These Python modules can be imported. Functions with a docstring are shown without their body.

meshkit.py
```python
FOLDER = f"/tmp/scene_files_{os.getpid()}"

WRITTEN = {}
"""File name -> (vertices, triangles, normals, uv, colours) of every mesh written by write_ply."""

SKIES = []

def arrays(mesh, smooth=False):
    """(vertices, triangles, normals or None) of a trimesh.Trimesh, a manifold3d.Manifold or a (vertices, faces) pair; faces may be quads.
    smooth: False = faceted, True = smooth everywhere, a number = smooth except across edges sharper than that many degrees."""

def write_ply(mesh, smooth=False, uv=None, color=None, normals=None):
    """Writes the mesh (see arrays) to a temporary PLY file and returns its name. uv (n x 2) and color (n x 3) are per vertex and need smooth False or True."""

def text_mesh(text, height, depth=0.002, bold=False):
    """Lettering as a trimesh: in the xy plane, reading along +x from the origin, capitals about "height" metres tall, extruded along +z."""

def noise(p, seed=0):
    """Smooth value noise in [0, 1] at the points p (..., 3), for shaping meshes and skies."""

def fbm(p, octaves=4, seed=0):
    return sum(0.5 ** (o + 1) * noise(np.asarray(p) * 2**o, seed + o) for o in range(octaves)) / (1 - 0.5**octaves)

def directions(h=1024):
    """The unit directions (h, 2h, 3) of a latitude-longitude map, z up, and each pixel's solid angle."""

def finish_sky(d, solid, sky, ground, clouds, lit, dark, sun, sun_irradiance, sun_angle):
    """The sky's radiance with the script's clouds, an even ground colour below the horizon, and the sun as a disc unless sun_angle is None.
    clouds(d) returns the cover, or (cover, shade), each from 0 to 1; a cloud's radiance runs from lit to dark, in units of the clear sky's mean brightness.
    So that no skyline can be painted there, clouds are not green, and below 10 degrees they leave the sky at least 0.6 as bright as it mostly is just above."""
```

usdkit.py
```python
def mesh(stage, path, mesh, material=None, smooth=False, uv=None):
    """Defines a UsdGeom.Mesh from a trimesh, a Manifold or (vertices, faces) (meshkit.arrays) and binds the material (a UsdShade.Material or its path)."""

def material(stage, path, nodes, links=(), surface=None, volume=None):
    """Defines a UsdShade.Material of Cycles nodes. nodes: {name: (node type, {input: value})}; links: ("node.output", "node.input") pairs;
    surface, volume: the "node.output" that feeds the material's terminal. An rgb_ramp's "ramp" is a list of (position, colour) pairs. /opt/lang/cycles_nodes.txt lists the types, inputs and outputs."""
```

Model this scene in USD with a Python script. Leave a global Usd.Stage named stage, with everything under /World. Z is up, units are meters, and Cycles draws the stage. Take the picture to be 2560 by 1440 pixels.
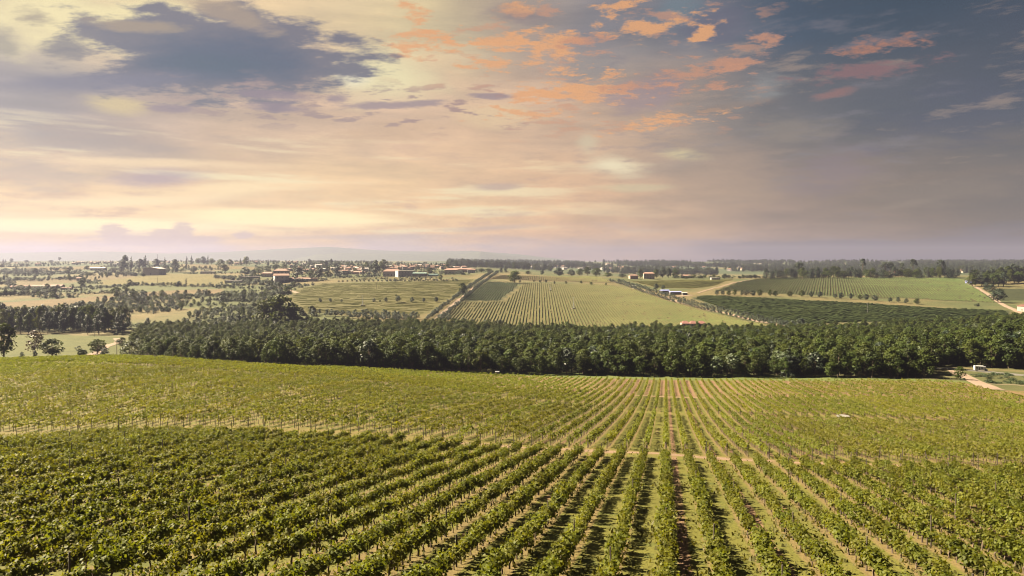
import math, numpy as np, usdkit, meshkit
from pxr import Usd, UsdGeom, UsdLux, UsdShade, Sdf, Gf, Vt
from scipy.interpolate import RBFInterpolator
from scipy.ndimage import map_coordinates
from shapely.geometry import Polygon, Point, LineString
import shapely

stage = Usd.Stage.CreateInMemory()
UsdGeom.SetStageUpAxis(stage, 'Z'); UsdGeom.SetStageMetersPerUnit(stage, 1.0)
W_ = UsdGeom.Xform.Define(stage, '/World'); stage.SetDefaultPrim(W_.GetPrim())
UsdGeom.Scope.Define(stage, '/World/Looks')
RNG = np.random.default_rng(7)

# ------------------------------------------------------------------ camera, sky, sun, exposure
F = 1707.0            # focal length in pixels of a 2560 wide picture
CX, HY = 1280.0, 655.0  # centre column, horizon row
CZ = 80.0             # camera height above the valley datum
EXPOSURE = 3.25
SKY_STRENGTH = 0.05
SUN_AZ, SUN_EL, SUN_I = -74.0, 42.0, 1.25
cam = UsdGeom.Camera.Define(stage, '/World/camera')
cam.CreateHorizontalApertureAttr(36.0); cam.CreateVerticalApertureAttr(20.25)
cam.CreateFocalLengthAttr(F / 2560 * 36.0)
cam.CreateVerticalApertureOffsetAttr(-(720 - HY) / 2560 * 36.0)
cam.CreateClippingRangeAttr((0.5, 60000.0)); cam.CreateExposureAttr(EXPOSURE)
cam.AddTranslateOp().Set((0, 0, CZ)); cam.AddRotateXOp().Set(90.0)

sa, se = math.radians(SUN_AZ), math.radians(SUN_EL)
SUN = np.array([math.sin(sa) * math.cos(se), math.cos(sa) * math.cos(se), math.sin(se)])
sun = UsdLux.DistantLight.Define(stage, '/World/sun')
sun.CreateIntensityAttr(SUN_I); sun.CreateNormalizeAttr(True); sun.CreateAngleAttr(0.6); sun.CreateColorAttr((1.0, 0.85, 0.60))
m4 = Gf.Matrix4d(1); m4.SetRotate(Gf.Rotation(Gf.Vec3d(0, 0, 1), Gf.Vec3d(*SUN))); sun.AddTransformOp().Set(m4)

class G_:
    """a graph of Cycles nodes written as arithmetic"""
    def __init__(s): s.n, s.l, s.k = {}, [], 0
    def node(s, kind, inputs=None, **links):
        s.k += 1; name = f'n{s.k}'; s.n[name] = (kind, dict(inputs or {}))
        for sock, v in links.items():
            if isinstance(v, str): s.l.append((v, f'{name}.{sock}'))
            elif v is not None: s.n[name][1][sock] = v
        return name
    def m(s, op, a, b=None, c=None, clamp=False):
        return s.node('math', {'math_type': op, 'use_clamp': clamp}, value1=a, value2=b, value3=c) + '.value'
    def add(s, a, b): return s.m('add', a, b)
    def mul(s, a, b): return s.m('multiply', a, b)
    def sub(s, a, b): return s.m('subtract', a, b)
    def step(s, v, a, b, lo=0.0, hi=1.0):
        return s.node('map_range', {'range_type': 'smoothstep', 'from_min': a, 'from_max': b, 'to_min': lo, 'to_max': hi, 'clamp': True}, value=v) + '.result'
    def xyz(s, x, y, z): return s.node('combine_xyz', {}, x=x, y=y, z=z) + '.vector'
    def noise(s, vec, scale, detail=3, rough=.5, out='fac', dist=0.):
        return s.node('noise_texture', {'dimensions': '3D', 'type': 'fBM', 'use_normalize': True, 'scale': scale, 'detail': detail, 'roughness': rough, 'distortion': dist}, vector=vec) + '.' + out
    def ramp(s, fac, stops): return s.node('rgb_ramp', {'ramp': stops, 'interpolate': True}, fac=fac) + '.color'
    def mix(s, f, a, b, kind='mix'): return s.node('mix', {'mix_type': kind}, fac=f, color1=a, color2=b) + '.color'

def lin(c):
    c = np.asarray(c, float) / 255
    return tuple(np.where(c <= .04045, c / 12.92, ((c + .055) / 1.055) ** 2.4))

def build_sky():
    g = G_()
    K = 1.0 / (SKY_STRENGTH * 2 ** EXPOSURE)
    def col(c): return tuple(x * K for x in lin(c))
    tc = g.node('texture_coordinate') + '.generated'
    sp = g.node('separate_xyz', {}, vector=tc)
    x, y, z = sp + '.x', sp + '.y', sp + '.z'
    D = 180 / math.pi
    az = g.mul(g.m('arctan2', x, y), D); el = g.mul(g.m('arcsine', z), D)
    dirs = tc
    # cloud deck coordinates: a flat layer seen in perspective
    iz = g.m('divide', 1.0, g.add(g.m('maximum', z, 0.0), 0.16))
    px, py = g.mul(x, iz), g.mul(y, iz)
    P = g.xyz(px, py, 0.0)
    w1 = g.sub(g.noise(P, 1.3, 3, .5), .5); w2 = g.sub(g.noise(g.xyz(px, py, 7.3), 1.7, 3, .5), .5)
    azw = g.add(az, g.mul(w1, 16)); elw = g.add(el, g.mul(w2, 7))
    t = g.add(g.m('divide', azw, 360.), .5)
    A = lambda d: (d + 180) / 360
    def aramp(st, behind=(112, 108, 114)):
        return g.ramp(t, [(0, col(behind))] + [(A(a), col(c)) for a, c in st] + [(1, col(behind))])
    low = aramp([(-120, (190, 175, 175)), (-60, (228, 212, 214)), (-30, (226, 208, 214)), (-12, (214, 196, 190)), (2, (212, 188, 176)), (12, (184, 162, 160)), (20, (150, 138, 148)), (30, (104, 96, 114)), (40, (88, 82, 100)), (110, (92, 88, 100))])
    lmd = aramp([(-120, (190, 170, 150)), (-60, (255, 224, 180)), (-32, (252, 222, 182)), (-10, (252, 218, 172)), (4, (238, 198, 160)), (14, (194, 164, 138)), (22, (150, 126, 112)), (30, (112, 92, 78)), (40, (84, 70, 68)), (110, (95, 88, 95))])
    mid = aramp([(-120, (170, 155, 145)), (-60, (176, 164, 160)), (-35, (150, 141, 142)), (-22, (206, 180, 156)), (-4, (232, 200, 168)), (6, (212, 182, 154)), (15, (150, 134, 122)), (22, (98, 91, 88)), (30, (68, 66, 72)), (40, (46, 46, 60)), (110, (84, 82, 92))])
    hig = aramp([(-120, (165, 155, 140)), (-60, (214, 200, 160)), (-35, (212, 196, 158)), (-20, (236, 212, 172)), (-8, (220, 204, 164)), (0, (176, 158, 140)), (6, (134, 128, 130)), (14, (104, 106, 116)), (22, (52, 64, 80)), (30, (30, 46, 60)), (40, (20, 33, 46)), (110, (74, 82, 94))])
    zen = col((120, 122, 128))
    c = g.mix(g.step(elw, .3, 2.6), low, lmd)
    c = g.mix(g.step(elw, 4.5, 11.), c, mid)
    c = g.mix(g.step(elw, 12.5, 18.5), c, hig)
    c = g.mix(g.step(el, 26., 60.), c, zen)
    # noise fields shared by the cloud shapes
    nA = g.sub(g.noise(P, 3.2, 6, .55), .5)
    nB = g.sub(g.noise(g.xyz(px, g.mul(py, 1.6), 3.1), 7.5, 6, .6), .5)
    nC = g.sub(g.noise(g.xyz(px, g.mul(py, 1.3), 5.1), 17., 6, .62), .5)
    nS = g.sub(g.noise(g.xyz(g.mul(az, .045), g.mul(el, .55), 1.7), 1.0, 5, .6), .5)     # streaks
    nT = g.sub(g.noise(g.xyz(g.mul(az, .09), g.mul(el, .42), 9.7), 1.6, 6, .62), .5)
    def AE(px_, py_):
        a = math.atan((px_ - CX) / F); return math.degrees(a), math.degrees(math.atan((HY - py_) / F * math.cos(a)))
    def patch(c, px_, py_, rx, ry, colr, amt=1., soft=.55, nz=None, na=1.6, tilt=0., nz2=None, nb=0.):
        """a cloud around the direction of (px_, py_); rx, ry its half extents in picture pixels"""
        a0, e0 = AE(px_, py_); rx_, ry_ = math.degrees(rx / F), math.degrees(ry / F)
        da, de = g.sub(az, a0), g.sub(el, e0)
        ct, st = math.cos(math.radians(tilt)), math.sin(math.radians(tilt))
        u = g.add(g.mul(da, ct / rx_), g.mul(de, st / rx_)); v = g.add(g.mul(da, -st / ry_), g.mul(de, ct / ry_))
        r = g.m('sqrt', g.add(g.mul(u, u), g.mul(v, v)))
        r = g.add(r, g.mul(nz or nA, na))
        if nz2: r = g.add(r, g.mul(nz2, nb))
        f = g.step(r, 1.0, 1.0 - soft)
        return g.mix(g.mul(f, amt), c, col(colr)), f
    # general mottling everywhere
    c = g.mix(g.step(nS, .02, .26, 0, .35), c, col((226, 200, 176)), 'mix') if False else c
    vmul = g.add(1.0, g.mul(nS, .8)); c = g.mix(1.0, c, g.xyz(vmul, vmul, vmul), 'multiply')
    vmul = g.add(1.0, g.mul(nA, .6)); c = g.mix(1.0, c, g.xyz(vmul, vmul, vmul), 'multiply')
    vmul = g.add(1.0, g.mul(nT, .55)); c = g.mix(1.0, c, g.xyz(vmul, g.add(1.0, g.mul(nT, .50)), g.add(1.0, g.mul(nT, .40))), 'multiply')
    # bright yellow openings
    c, _ = patch(c, 310, 70, 360, 95, (252, 240, 190), .95, .8, nA, 2.6, 8)
    c, _ = patch(c, 950, 190, 210, 95, (248, 240, 196), .9, .9, nA, 1.0)
    c, _ = patch(c, 880, 190, 60, 40, (255, 250, 222), .9, .9, nA, .8)
    c, _ = patch(c, 290, 262, 80, 26, (226, 206, 150), .7, .8, nT, 1.5)
    c, _ = patch(c, 1540, 415, 110, 34, (250, 238, 206), 1., .9, nT, 1.4, -6)
    c, _ = patch(c, 1700, 385, 90, 22, (226, 212, 168), .8, .9, nT, 1.4, -8)
    c, _ = patch(c, 1580, 470, 130, 14, (226, 214, 176), .6, .9, nT, 1.4)
    c, _ = patch(c, 1470, 360, 40, 40, (222, 212, 182), .6, .9, nT, 1.2)
    c, _ = patch(c, 1250, 290, 160, 40, (246, 220, 178), .6, .9, nA, 1.6)
    for q in [(1910, 215, 90, 50, (150, 150, 150), .7), (1600, 240, 150, 55, (150, 130, 140), .6), (1480, 170, 150, 60, (136, 134, 134), .6), (1830, 440, 170, 90, (178, 152, 130), .45), (2090, 430, 140, 80, (126, 106, 114), .6), (2400, 290, 230, 90, (64, 60, 80), .6), (1700, 20, 100, 40, (112, 128, 138), .7), (1800, 60, 110, 60, (96, 90, 106), .6),
              (2330, 480, 230, 40, (122, 104, 92), .55), (1980, 330, 120, 50, (150, 134, 118), .5), (140, 330, 260, 70, (150, 142, 148), .5), (330, 330, 200, 50, (178, 156, 142), .5), (80, 440, 160, 60, (176, 160, 160), .5), (950, 330, 220, 40, (216, 184, 150), .5)]:
        c, _ = patch(c, *q[:4], q[4], q[5], .9, nA, 2.2, 4, nB, 1.2)
    reg = g.mul(g.step(az, -8., 6.), g.mul(g.step(el, 4., 8.), g.step(el, 24., 18.)))
    c = g.mix(g.mul(reg, g.step(nT, .05, .2, 0, .45)), c, col((120, 112, 120)))
    c = g.mix(g.mul(reg, g.step(nT, -.06, -.2, 0, .4)), c, col((186, 160, 138)))
    # bright streaks low on the left
    reg = g.mul(g.step(az, 16., -6.), g.mul(g.step(el, 1.2, 2.2), g.step(el, 12., 6.5)))
    c = g.mix(g.mul(reg, g.step(nS, .02, .14, 0, 1.)), c, col((255, 240, 200)))
    c = g.mix(g.mul(reg, g.step(nT, .04, .18, 0, .7)), c, col((200, 168, 150)))
    c, _ = patch(c, 330, 563, 600, 26, (290, 272, 226), .95, .85, nS, 2.6)
    c, _ = patch(c, 720, 545, 380, 30, (290, 270, 220), .95, .85, nS, 2.6)
    c, _ = patch(c, 300, 505, 380, 20, (270, 246, 204), .9, .9, nS, 2.0, 5)
    c, _ = patch(c, 560, 470, 300, 18, (268, 244, 200), .8, .9, nT, 2.2, 5)
    c, _ = patch(c, 420, 408, 330, 14, (262, 236, 196), .7, .9, nT, 2.2, 2)
    # orange lit cumulus
    oc = (240, 184, 132)
    rego = g.mul(g.mul(g.step(azw, -13., -6.), g.step(azw, 25., 16.)), g.mul(g.step(el, 9.0, 12.), g.step(el, 27., 20.)))
    c = g.mix(g.mul(rego, g.step(nB, .06, .16, 0, .55)), c, col((216, 160, 122)))
    for a in [(1375, 130, 75, 34, -14), (1270, 105, 60, 22, 0), (1060, 105, 70, 26, 6), (1110, 112, 46, 16, 0), (1215, 158, 48, 15, 0), (1040, 35, 40, 20, -20), (1300, 28, 44, 14, 0), (1450, 225, 110, 24, 0), (1350, 236, 80, 16, 0),
              (1340, 285, 90, 13, 0), (1640, 305, 115, 13, 6), (1650, 62, 95, 17, 5), (1765, 78, 32, 12, 25), (1560, 12, 40, 16, 0)]:
        c, _ = patch(c, a[0], a[1], a[2] * 1.3, a[3] * 1.35, oc, .88, .9, nB, 3.2, a[4], nC, 4.6)
    for a in [(1470, 105, 70, 14, 6), (1590, 215, 80, 20, 0), (1830, 155, 90, 18, 4), (1740, 185, 110, 14, 0), (1915, 104, 42, 20, 0), (1800, 215, 70, 12, 0)]:
        c, _ = patch(c, *a[:4], (206, 154, 122), .8, .95, nB, 3.2, a[4], nC, 4.4)
    c, _ = patch(c, 2175, 118, 110, 23, (182, 128, 98), .9, .8, nB, 2.2, 0, nC, 2.6)
    c, _ = patch(c, 2160, 180, 150, 24, (132, 92, 88), .85, .85, nB, 2.4, 0, nC, 2.4)
    c, _ = patch(c, 2090, 232, 60, 14, (150, 104, 92), .7, .7, nB, 1.9, 8)
    c, _ = patch(c, 1800, 270, 150, 12, (140, 122, 108), .8, .8, nT, 1.6, 6)
    c, _ = patch(c, 1300, 40, 130, 26, (126, 108, 112), .5, .8, nB, 2.4)
    # dark clouds
    c, _ = patch(c, 570, 140, 350, 118, (104, 98, 108), .97, .32, nA, 1.0, 3, nB, 1.4)
    c, _ = patch(c, 560, 148, 285, 84, (70, 78, 98), .97, .65, nA, 1.0, 6, nB, .8)
    c, _ = patch(c, 540, 160, 190, 40, (56, 72, 90), .9, .9, nA, .9, 4)
    c, _ = patch(c, 250, 205, 300, 30, (112, 108, 126), .85, .85, nA, 1.3, 9)
    c, _ = patch(c, 170, 118, 70, 36, (124, 116, 114), .9, .7, nB, 2.2, 20)
    c, _ = patch(c, 90, 42, 60, 20, (150, 136, 116), .8, .7, nB, 2.2)
    c, _ = patch(c, 10, 105, 40, 40, (140, 132, 120), .7, .8, nB, 2.0)
    c, _ = patch(c, 330, 62, 130, 16, (168, 148, 118), .75, .8, nB, 2.4, 3)
    c, _ = patch(c, 540, 22, 150, 30, (170, 150, 126), .8, .8, nB, 2.4, -14)
    regd = g.mul(g.mul(g.step(az, -30., -22.), g.step(az, 4., -3.)), g.mul(g.step(el, 10., 11.5), g.step(el, 15.2, 13.2)))
    c = g.mix(g.mul(regd, g.step(nB, .03, .14, 0, .75)), c, col((150, 126, 124)))
    for a in [(430, 272, 90, 14, 3), (690, 238, 150, 17, 0), (700, 270, 120, 14, 0), (840, 245, 40, 12, 0), (1000, 262, 170, 12, 4), (1230, 240, 60, 12, 0)]:
        c, _ = patch(c, *a[:4], (142, 122, 130), .8, .7, nB, 2.4, a[4])
    c, _ = patch(c, 395, 448, 140, 30, (166, 146, 160), .85, .85, nT, 1.3, 5)
    c, _ = patch(c, 1250, 466, 80, 14, (184, 158, 150), .7, .8, nT, 1.6, 3)
    c, _ = patch(c, 1230, 570, 180, 12, (196, 176, 166), .7, .8, nT, 1.8, 3)
    # cumulus heads above the horizon on the left
    for a in [(285, 583, 40, 26, 0), (410, 590, 44, 20, 0), (455, 580, 30, 28, 0), (500, 600, 60, 12, 0), (610, 588, 28, 12, 0), (360, 603, 130, 14, 0)]:
        c, _ = patch(c, *a[:4], (212, 192, 192), .85, .5, nB, 1.4, a[4])
    c, _ = patch(c, 900, 592, 420, 10, (204, 186, 178), .7, .8, nT, 1.6, 1)
    # dark bank low on the right
    bank = g.mul(g.step(g.add(az, g.mul(nT, 12)), 13., 21.), g.step(g.add(el, g.mul(nT, 1.4)), 1.9, 1.5))
    c = g.mix(g.mul(bank, .75), c, col((78, 72, 92)))
    c, _ = patch(c, 2190, 568, 120, 20, (136, 116, 100), .6, .9, nT, 1.4)
    c, _ = patch(c, 2260, 512, 100, 12, (136, 118, 104), .5, .9, nT, 1.6, 10)
    c, _ = patch(c, 2200, 440, 60, 14, (128, 110, 96), .5, .9, nT, 1.4)
    sky = g.node('sky_texture', {'sky_type': 'single_scattering', 'sun_disc': False, 'sun_elevation': se, 'sun_rotation': sa % (2 * math.pi), 'altitude': 150., 'air_density': 1., 'aerosol_density': 2., 'ozone_density': 1.}) + '.color'
    c = g.mix(.94, sky, c)
    c = g.node('hsv', {'hue': .5, 'saturation': 1.2, 'value': .82, 'fac': 1.0}, color=c) + '.color'
    c = g.mix(1.0, c, (1.05, .985, .87), 'multiply')
    # under the horizon: the land's own dull tone
    c = g.mix(g.step(el, -.6, -2.2), c, col((96, 92, 72)))
    b = g.node('background_shader', {'strength': SKY_STRENGTH}, color=c)
    return usdkit.material(stage, '/World/Looks/sky_air', g.n, g.l, surface=b + '.background')

dome = UsdLux.DomeLight.Define(stage, '/World/sky')
dome.CreateIntensityAttr(1.0)
UsdShade.MaterialBindingAPI.Apply(dome.GetPrim()).Bind(build_sky())
dome.GetPrim().SetCustomDataByKey('kind', 'structure')

# ------------------------------------------------------------------ helpers
_used = {}
def fresh(parent, name):
    k = _used.get((parent, name), 0); _used[(parent, name)] = k + 1
    return f'{parent}/{name}' + (f'_{k:03d}' if k else '')

def tag(p, label=None, cat=None, group=None, kind=None):
    p = p.GetPrim() if hasattr(p, 'GetPrim') else p
    for k, v in (('label', label), ('category', cat), ('group', group), ('kind', kind)):
        if v: p.SetCustomDataByKey(k, v)
    return p

def bind(prim, mat): UsdShade.MaterialBindingAPI.Apply(prim).Bind(mat)

def poly(path, v, counts, idx, mat, normals=None):
    m = UsdGeom.Mesh.Define(stage, path)
    m.CreatePointsAttr(Vt.Vec3fArray.FromNumpy(np.ascontiguousarray(v, np.float32)))
    m.CreateFaceVertexCountsAttr(Vt.IntArray.FromNumpy(np.ascontiguousarray(counts, np.int32)))
    m.CreateFaceVertexIndicesAttr(Vt.IntArray.FromNumpy(np.ascontiguousarray(idx, np.int32).ravel()))
    m.CreateSubdivisionSchemeAttr('none')
    if normals is not None:
        m.CreateNormalsAttr(Vt.Vec3fArray.FromNumpy(np.ascontiguousarray(normals, np.float32))); m.SetNormalsInterpolation('vertex')
    v = np.asarray(v)
    m.CreateExtentAttr([Gf.Vec3f(*map(float, v.min(0))), Gf.Vec3f(*map(float, v.max(0)))])
    if mat is not None: bind(m.GetPrim(), mat)
    return m.GetPrim()

def quads(path, v, mat, normals=None):
    """v: (n, 4, 3) separate quads"""
    n = len(v)
    return poly(path, np.asarray(v).reshape(-1, 3), np.full(n, 4), np.arange(4 * n), mat, normals)

class MB:
    """collects boxes, bars, tubes and lathes as one mesh"""
    def __init__(s): s.v, s.f, s.n = [], [], 0
    def put(s, v, f):
        s.v.append(np.asarray(v, float)); s.f += [[i + s.n for i in q] for q in f]; s.n += len(v); return s
    def box(s, x0, x1, y0, y1, z0, z1, ch=0.0):
        if ch <= 0:
            v = [(x, y, z) for z in (z0, z1) for x, y in ((x0, y0), (x1, y0), (x1, y1), (x0, y1))]
            return s.put(v, [(3, 2, 1, 0), (4, 5, 6, 7), (0, 1, 5, 4), (1, 2, 6, 5), (2, 3, 7, 6), (3, 0, 4, 7)])
        o = [(x0 + ch, y0), (x1 - ch, y0), (x1, y0 + ch), (x1, y1 - ch), (x1 - ch, y1), (x0 + ch, y1), (x0, y1 - ch), (x0, y0 + ch)]
        i = [(min(max(x, x0 + ch), x1 - ch), min(max(y, y0 + ch), y1 - ch)) for x, y in o]
        v = [(x, y, z0 + ch * .3) for x, y in o] + [(x, y, z1 - ch) for x, y in o] + [(x, y, z1) for x, y in i] + [(x, y, z0) for x, y in i]
        f = [(k, (k + 1) % 8, 8 + (k + 1) % 8, 8 + k) for k in range(8)] + [(8 + k, 8 + (k + 1) % 8, 16 + (k + 1) % 8, 16 + k) for k in range(8)] + [tuple(range(16, 24))] + [(24 + (k + 1) % 8, (k + 1) % 8, k, 24 + k)[::-1][::-1] for k in range(8)] + [tuple(range(31, 23, -1))]
        return s.put(v, f)
    def tube(s, pts, rad, sides=6):
        p = np.asarray(pts, float); r = np.broadcast_to(rad, (len(p),)); t = np.gradient(p, axis=0); t /= np.linalg.norm(t, axis=1, keepdims=True) + 1e-9
        a = np.cross(t, np.where(np.abs(t[:, 2:]) < .9, [0, 0, 1.], [1., 0, 0])); a /= np.linalg.norm(a, axis=1, keepdims=True) + 1e-9
        b = np.cross(t, a); g = np.arange(sides) * 2 * np.pi / sides
        v = (p[:, None] + r[:, None, None] * (np.cos(g)[None, :, None] * a[:, None] + np.sin(g)[None, :, None] * b[:, None])).reshape(-1, 3)
        f = [(i * sides + j, i * sides + (j + 1) % sides, (i + 1) * sides + (j + 1) % sides, (i + 1) * sides + j) for i in range(len(p) - 1) for j in range(sides)]
        f += [tuple(range(sides))[::-1], tuple((len(p) - 1) * sides + j for j in range(sides))]
        return s.put(v, f)
    def gable(s, x0, x1, y0, y1, z0, z1, over=.4, th=.18, hip=0.0):
        """roof slabs along x with the ridge at z1; hip: how far the ridge ends stand in"""
        x0 -= over; x1 += over; y0 -= over; y1 += over; ym = (y0 + y1) / 2
        b = [(x0, y0, z0), (x1, y0, z0), (x1, y1, z0), (x0, y1, z0)]
        u = [(x, y, z + th) for x, y, z in b]; r = [(x0 + hip, ym, z1), (x1 - hip, ym, z1)]
        v = b + u + r
        return s.put(v, [(3, 2, 1, 0), (0, 1, 5, 4), (1, 2, 6, 5), (2, 3, 7, 6), (3, 0, 4, 7), (4, 5, 9, 8), (6, 7, 8, 9), (5, 6, 9), (7, 4, 8)])
    def build(s, path, mat):
        return poly(path, np.vstack(s.v), [len(q) for q in s.f], [i for q in s.f for i in q], mat)

def xform(path, loc=(0, 0, 0), rz=0., sc=None, rx=0., ry=0.):
    x = UsdGeom.Xform.Define(stage, path); x.AddTranslateOp().Set(Gf.Vec3d(*map(float, loc)))
    if rx or ry: x.AddRotateXYZOp().Set((math.degrees(rx), math.degrees(ry), math.degrees(rz)))
    elif rz: x.AddRotateZOp().Set(math.degrees(rz))
    if sc is not None: x.AddScaleOp().Set(Gf.Vec3f(*map(float, np.broadcast_to(sc, 3))))
    return x.GetPrim()

def thing(name, label, cat, loc=(0, 0, 0), rz=0., group=None, sc=None, parent='/World'):
    return tag(xform(fresh(parent, name), loc, rz, sc), label, cat, group)

PROTO = '/World/Shapes'
stage.CreateClassPrim(PROTO)
def proto(name):
    return UsdGeom.Xform.Define(stage, f'{PROTO}/{name}').GetPrim().GetPath()
def copy(protopath, name, label, cat, loc, rz=0., sc=None, group=None, parent='/World'):
    p = xform(fresh(parent, name), loc, rz, sc); p.GetReferences().AddInternalReference(protopath); p.SetInstanceable(True)
    return tag(p, label, cat, group)

def scatter(path, protos, pos, rz, sc, idx, kind='stuff'):
    """PointInstancer whose prototypes lie under it"""
    pi = UsdGeom.PointInstancer.Define(stage, path); rel = pi.CreatePrototypesRel()
    for i, (nm, p) in enumerate(protos):
        q = UsdGeom.Xform.Define(stage, f'{path}/{nm}').GetPrim(); q.GetReferences().AddInternalReference(p); rel.AddTarget(q.GetPath())
    n = len(pos)
    pi.CreatePositionsAttr(Vt.Vec3fArray.FromNumpy(np.ascontiguousarray(pos, np.float32)))
    pi.CreateProtoIndicesAttr(Vt.IntArray.FromNumpy(np.ascontiguousarray(idx, np.int32)))
    q = np.zeros((n, 4)); q[:, 0] = np.sin(np.asarray(rz) / 2) * 0; h = np.asarray(rz) / 2
    pi.CreateOrientationsAttr([Gf.Quath(float(math.cos(a)), 0, 0, float(math.sin(a))) for a in h])
    pi.CreateScalesAttr(Vt.Vec3fArray.FromNumpy(np.ascontiguousarray(np.broadcast_to(np.asarray(sc).reshape(n, -1), (n, 3)), np.float32)))
    return tag(pi.GetPrim(), kind=kind)

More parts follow.
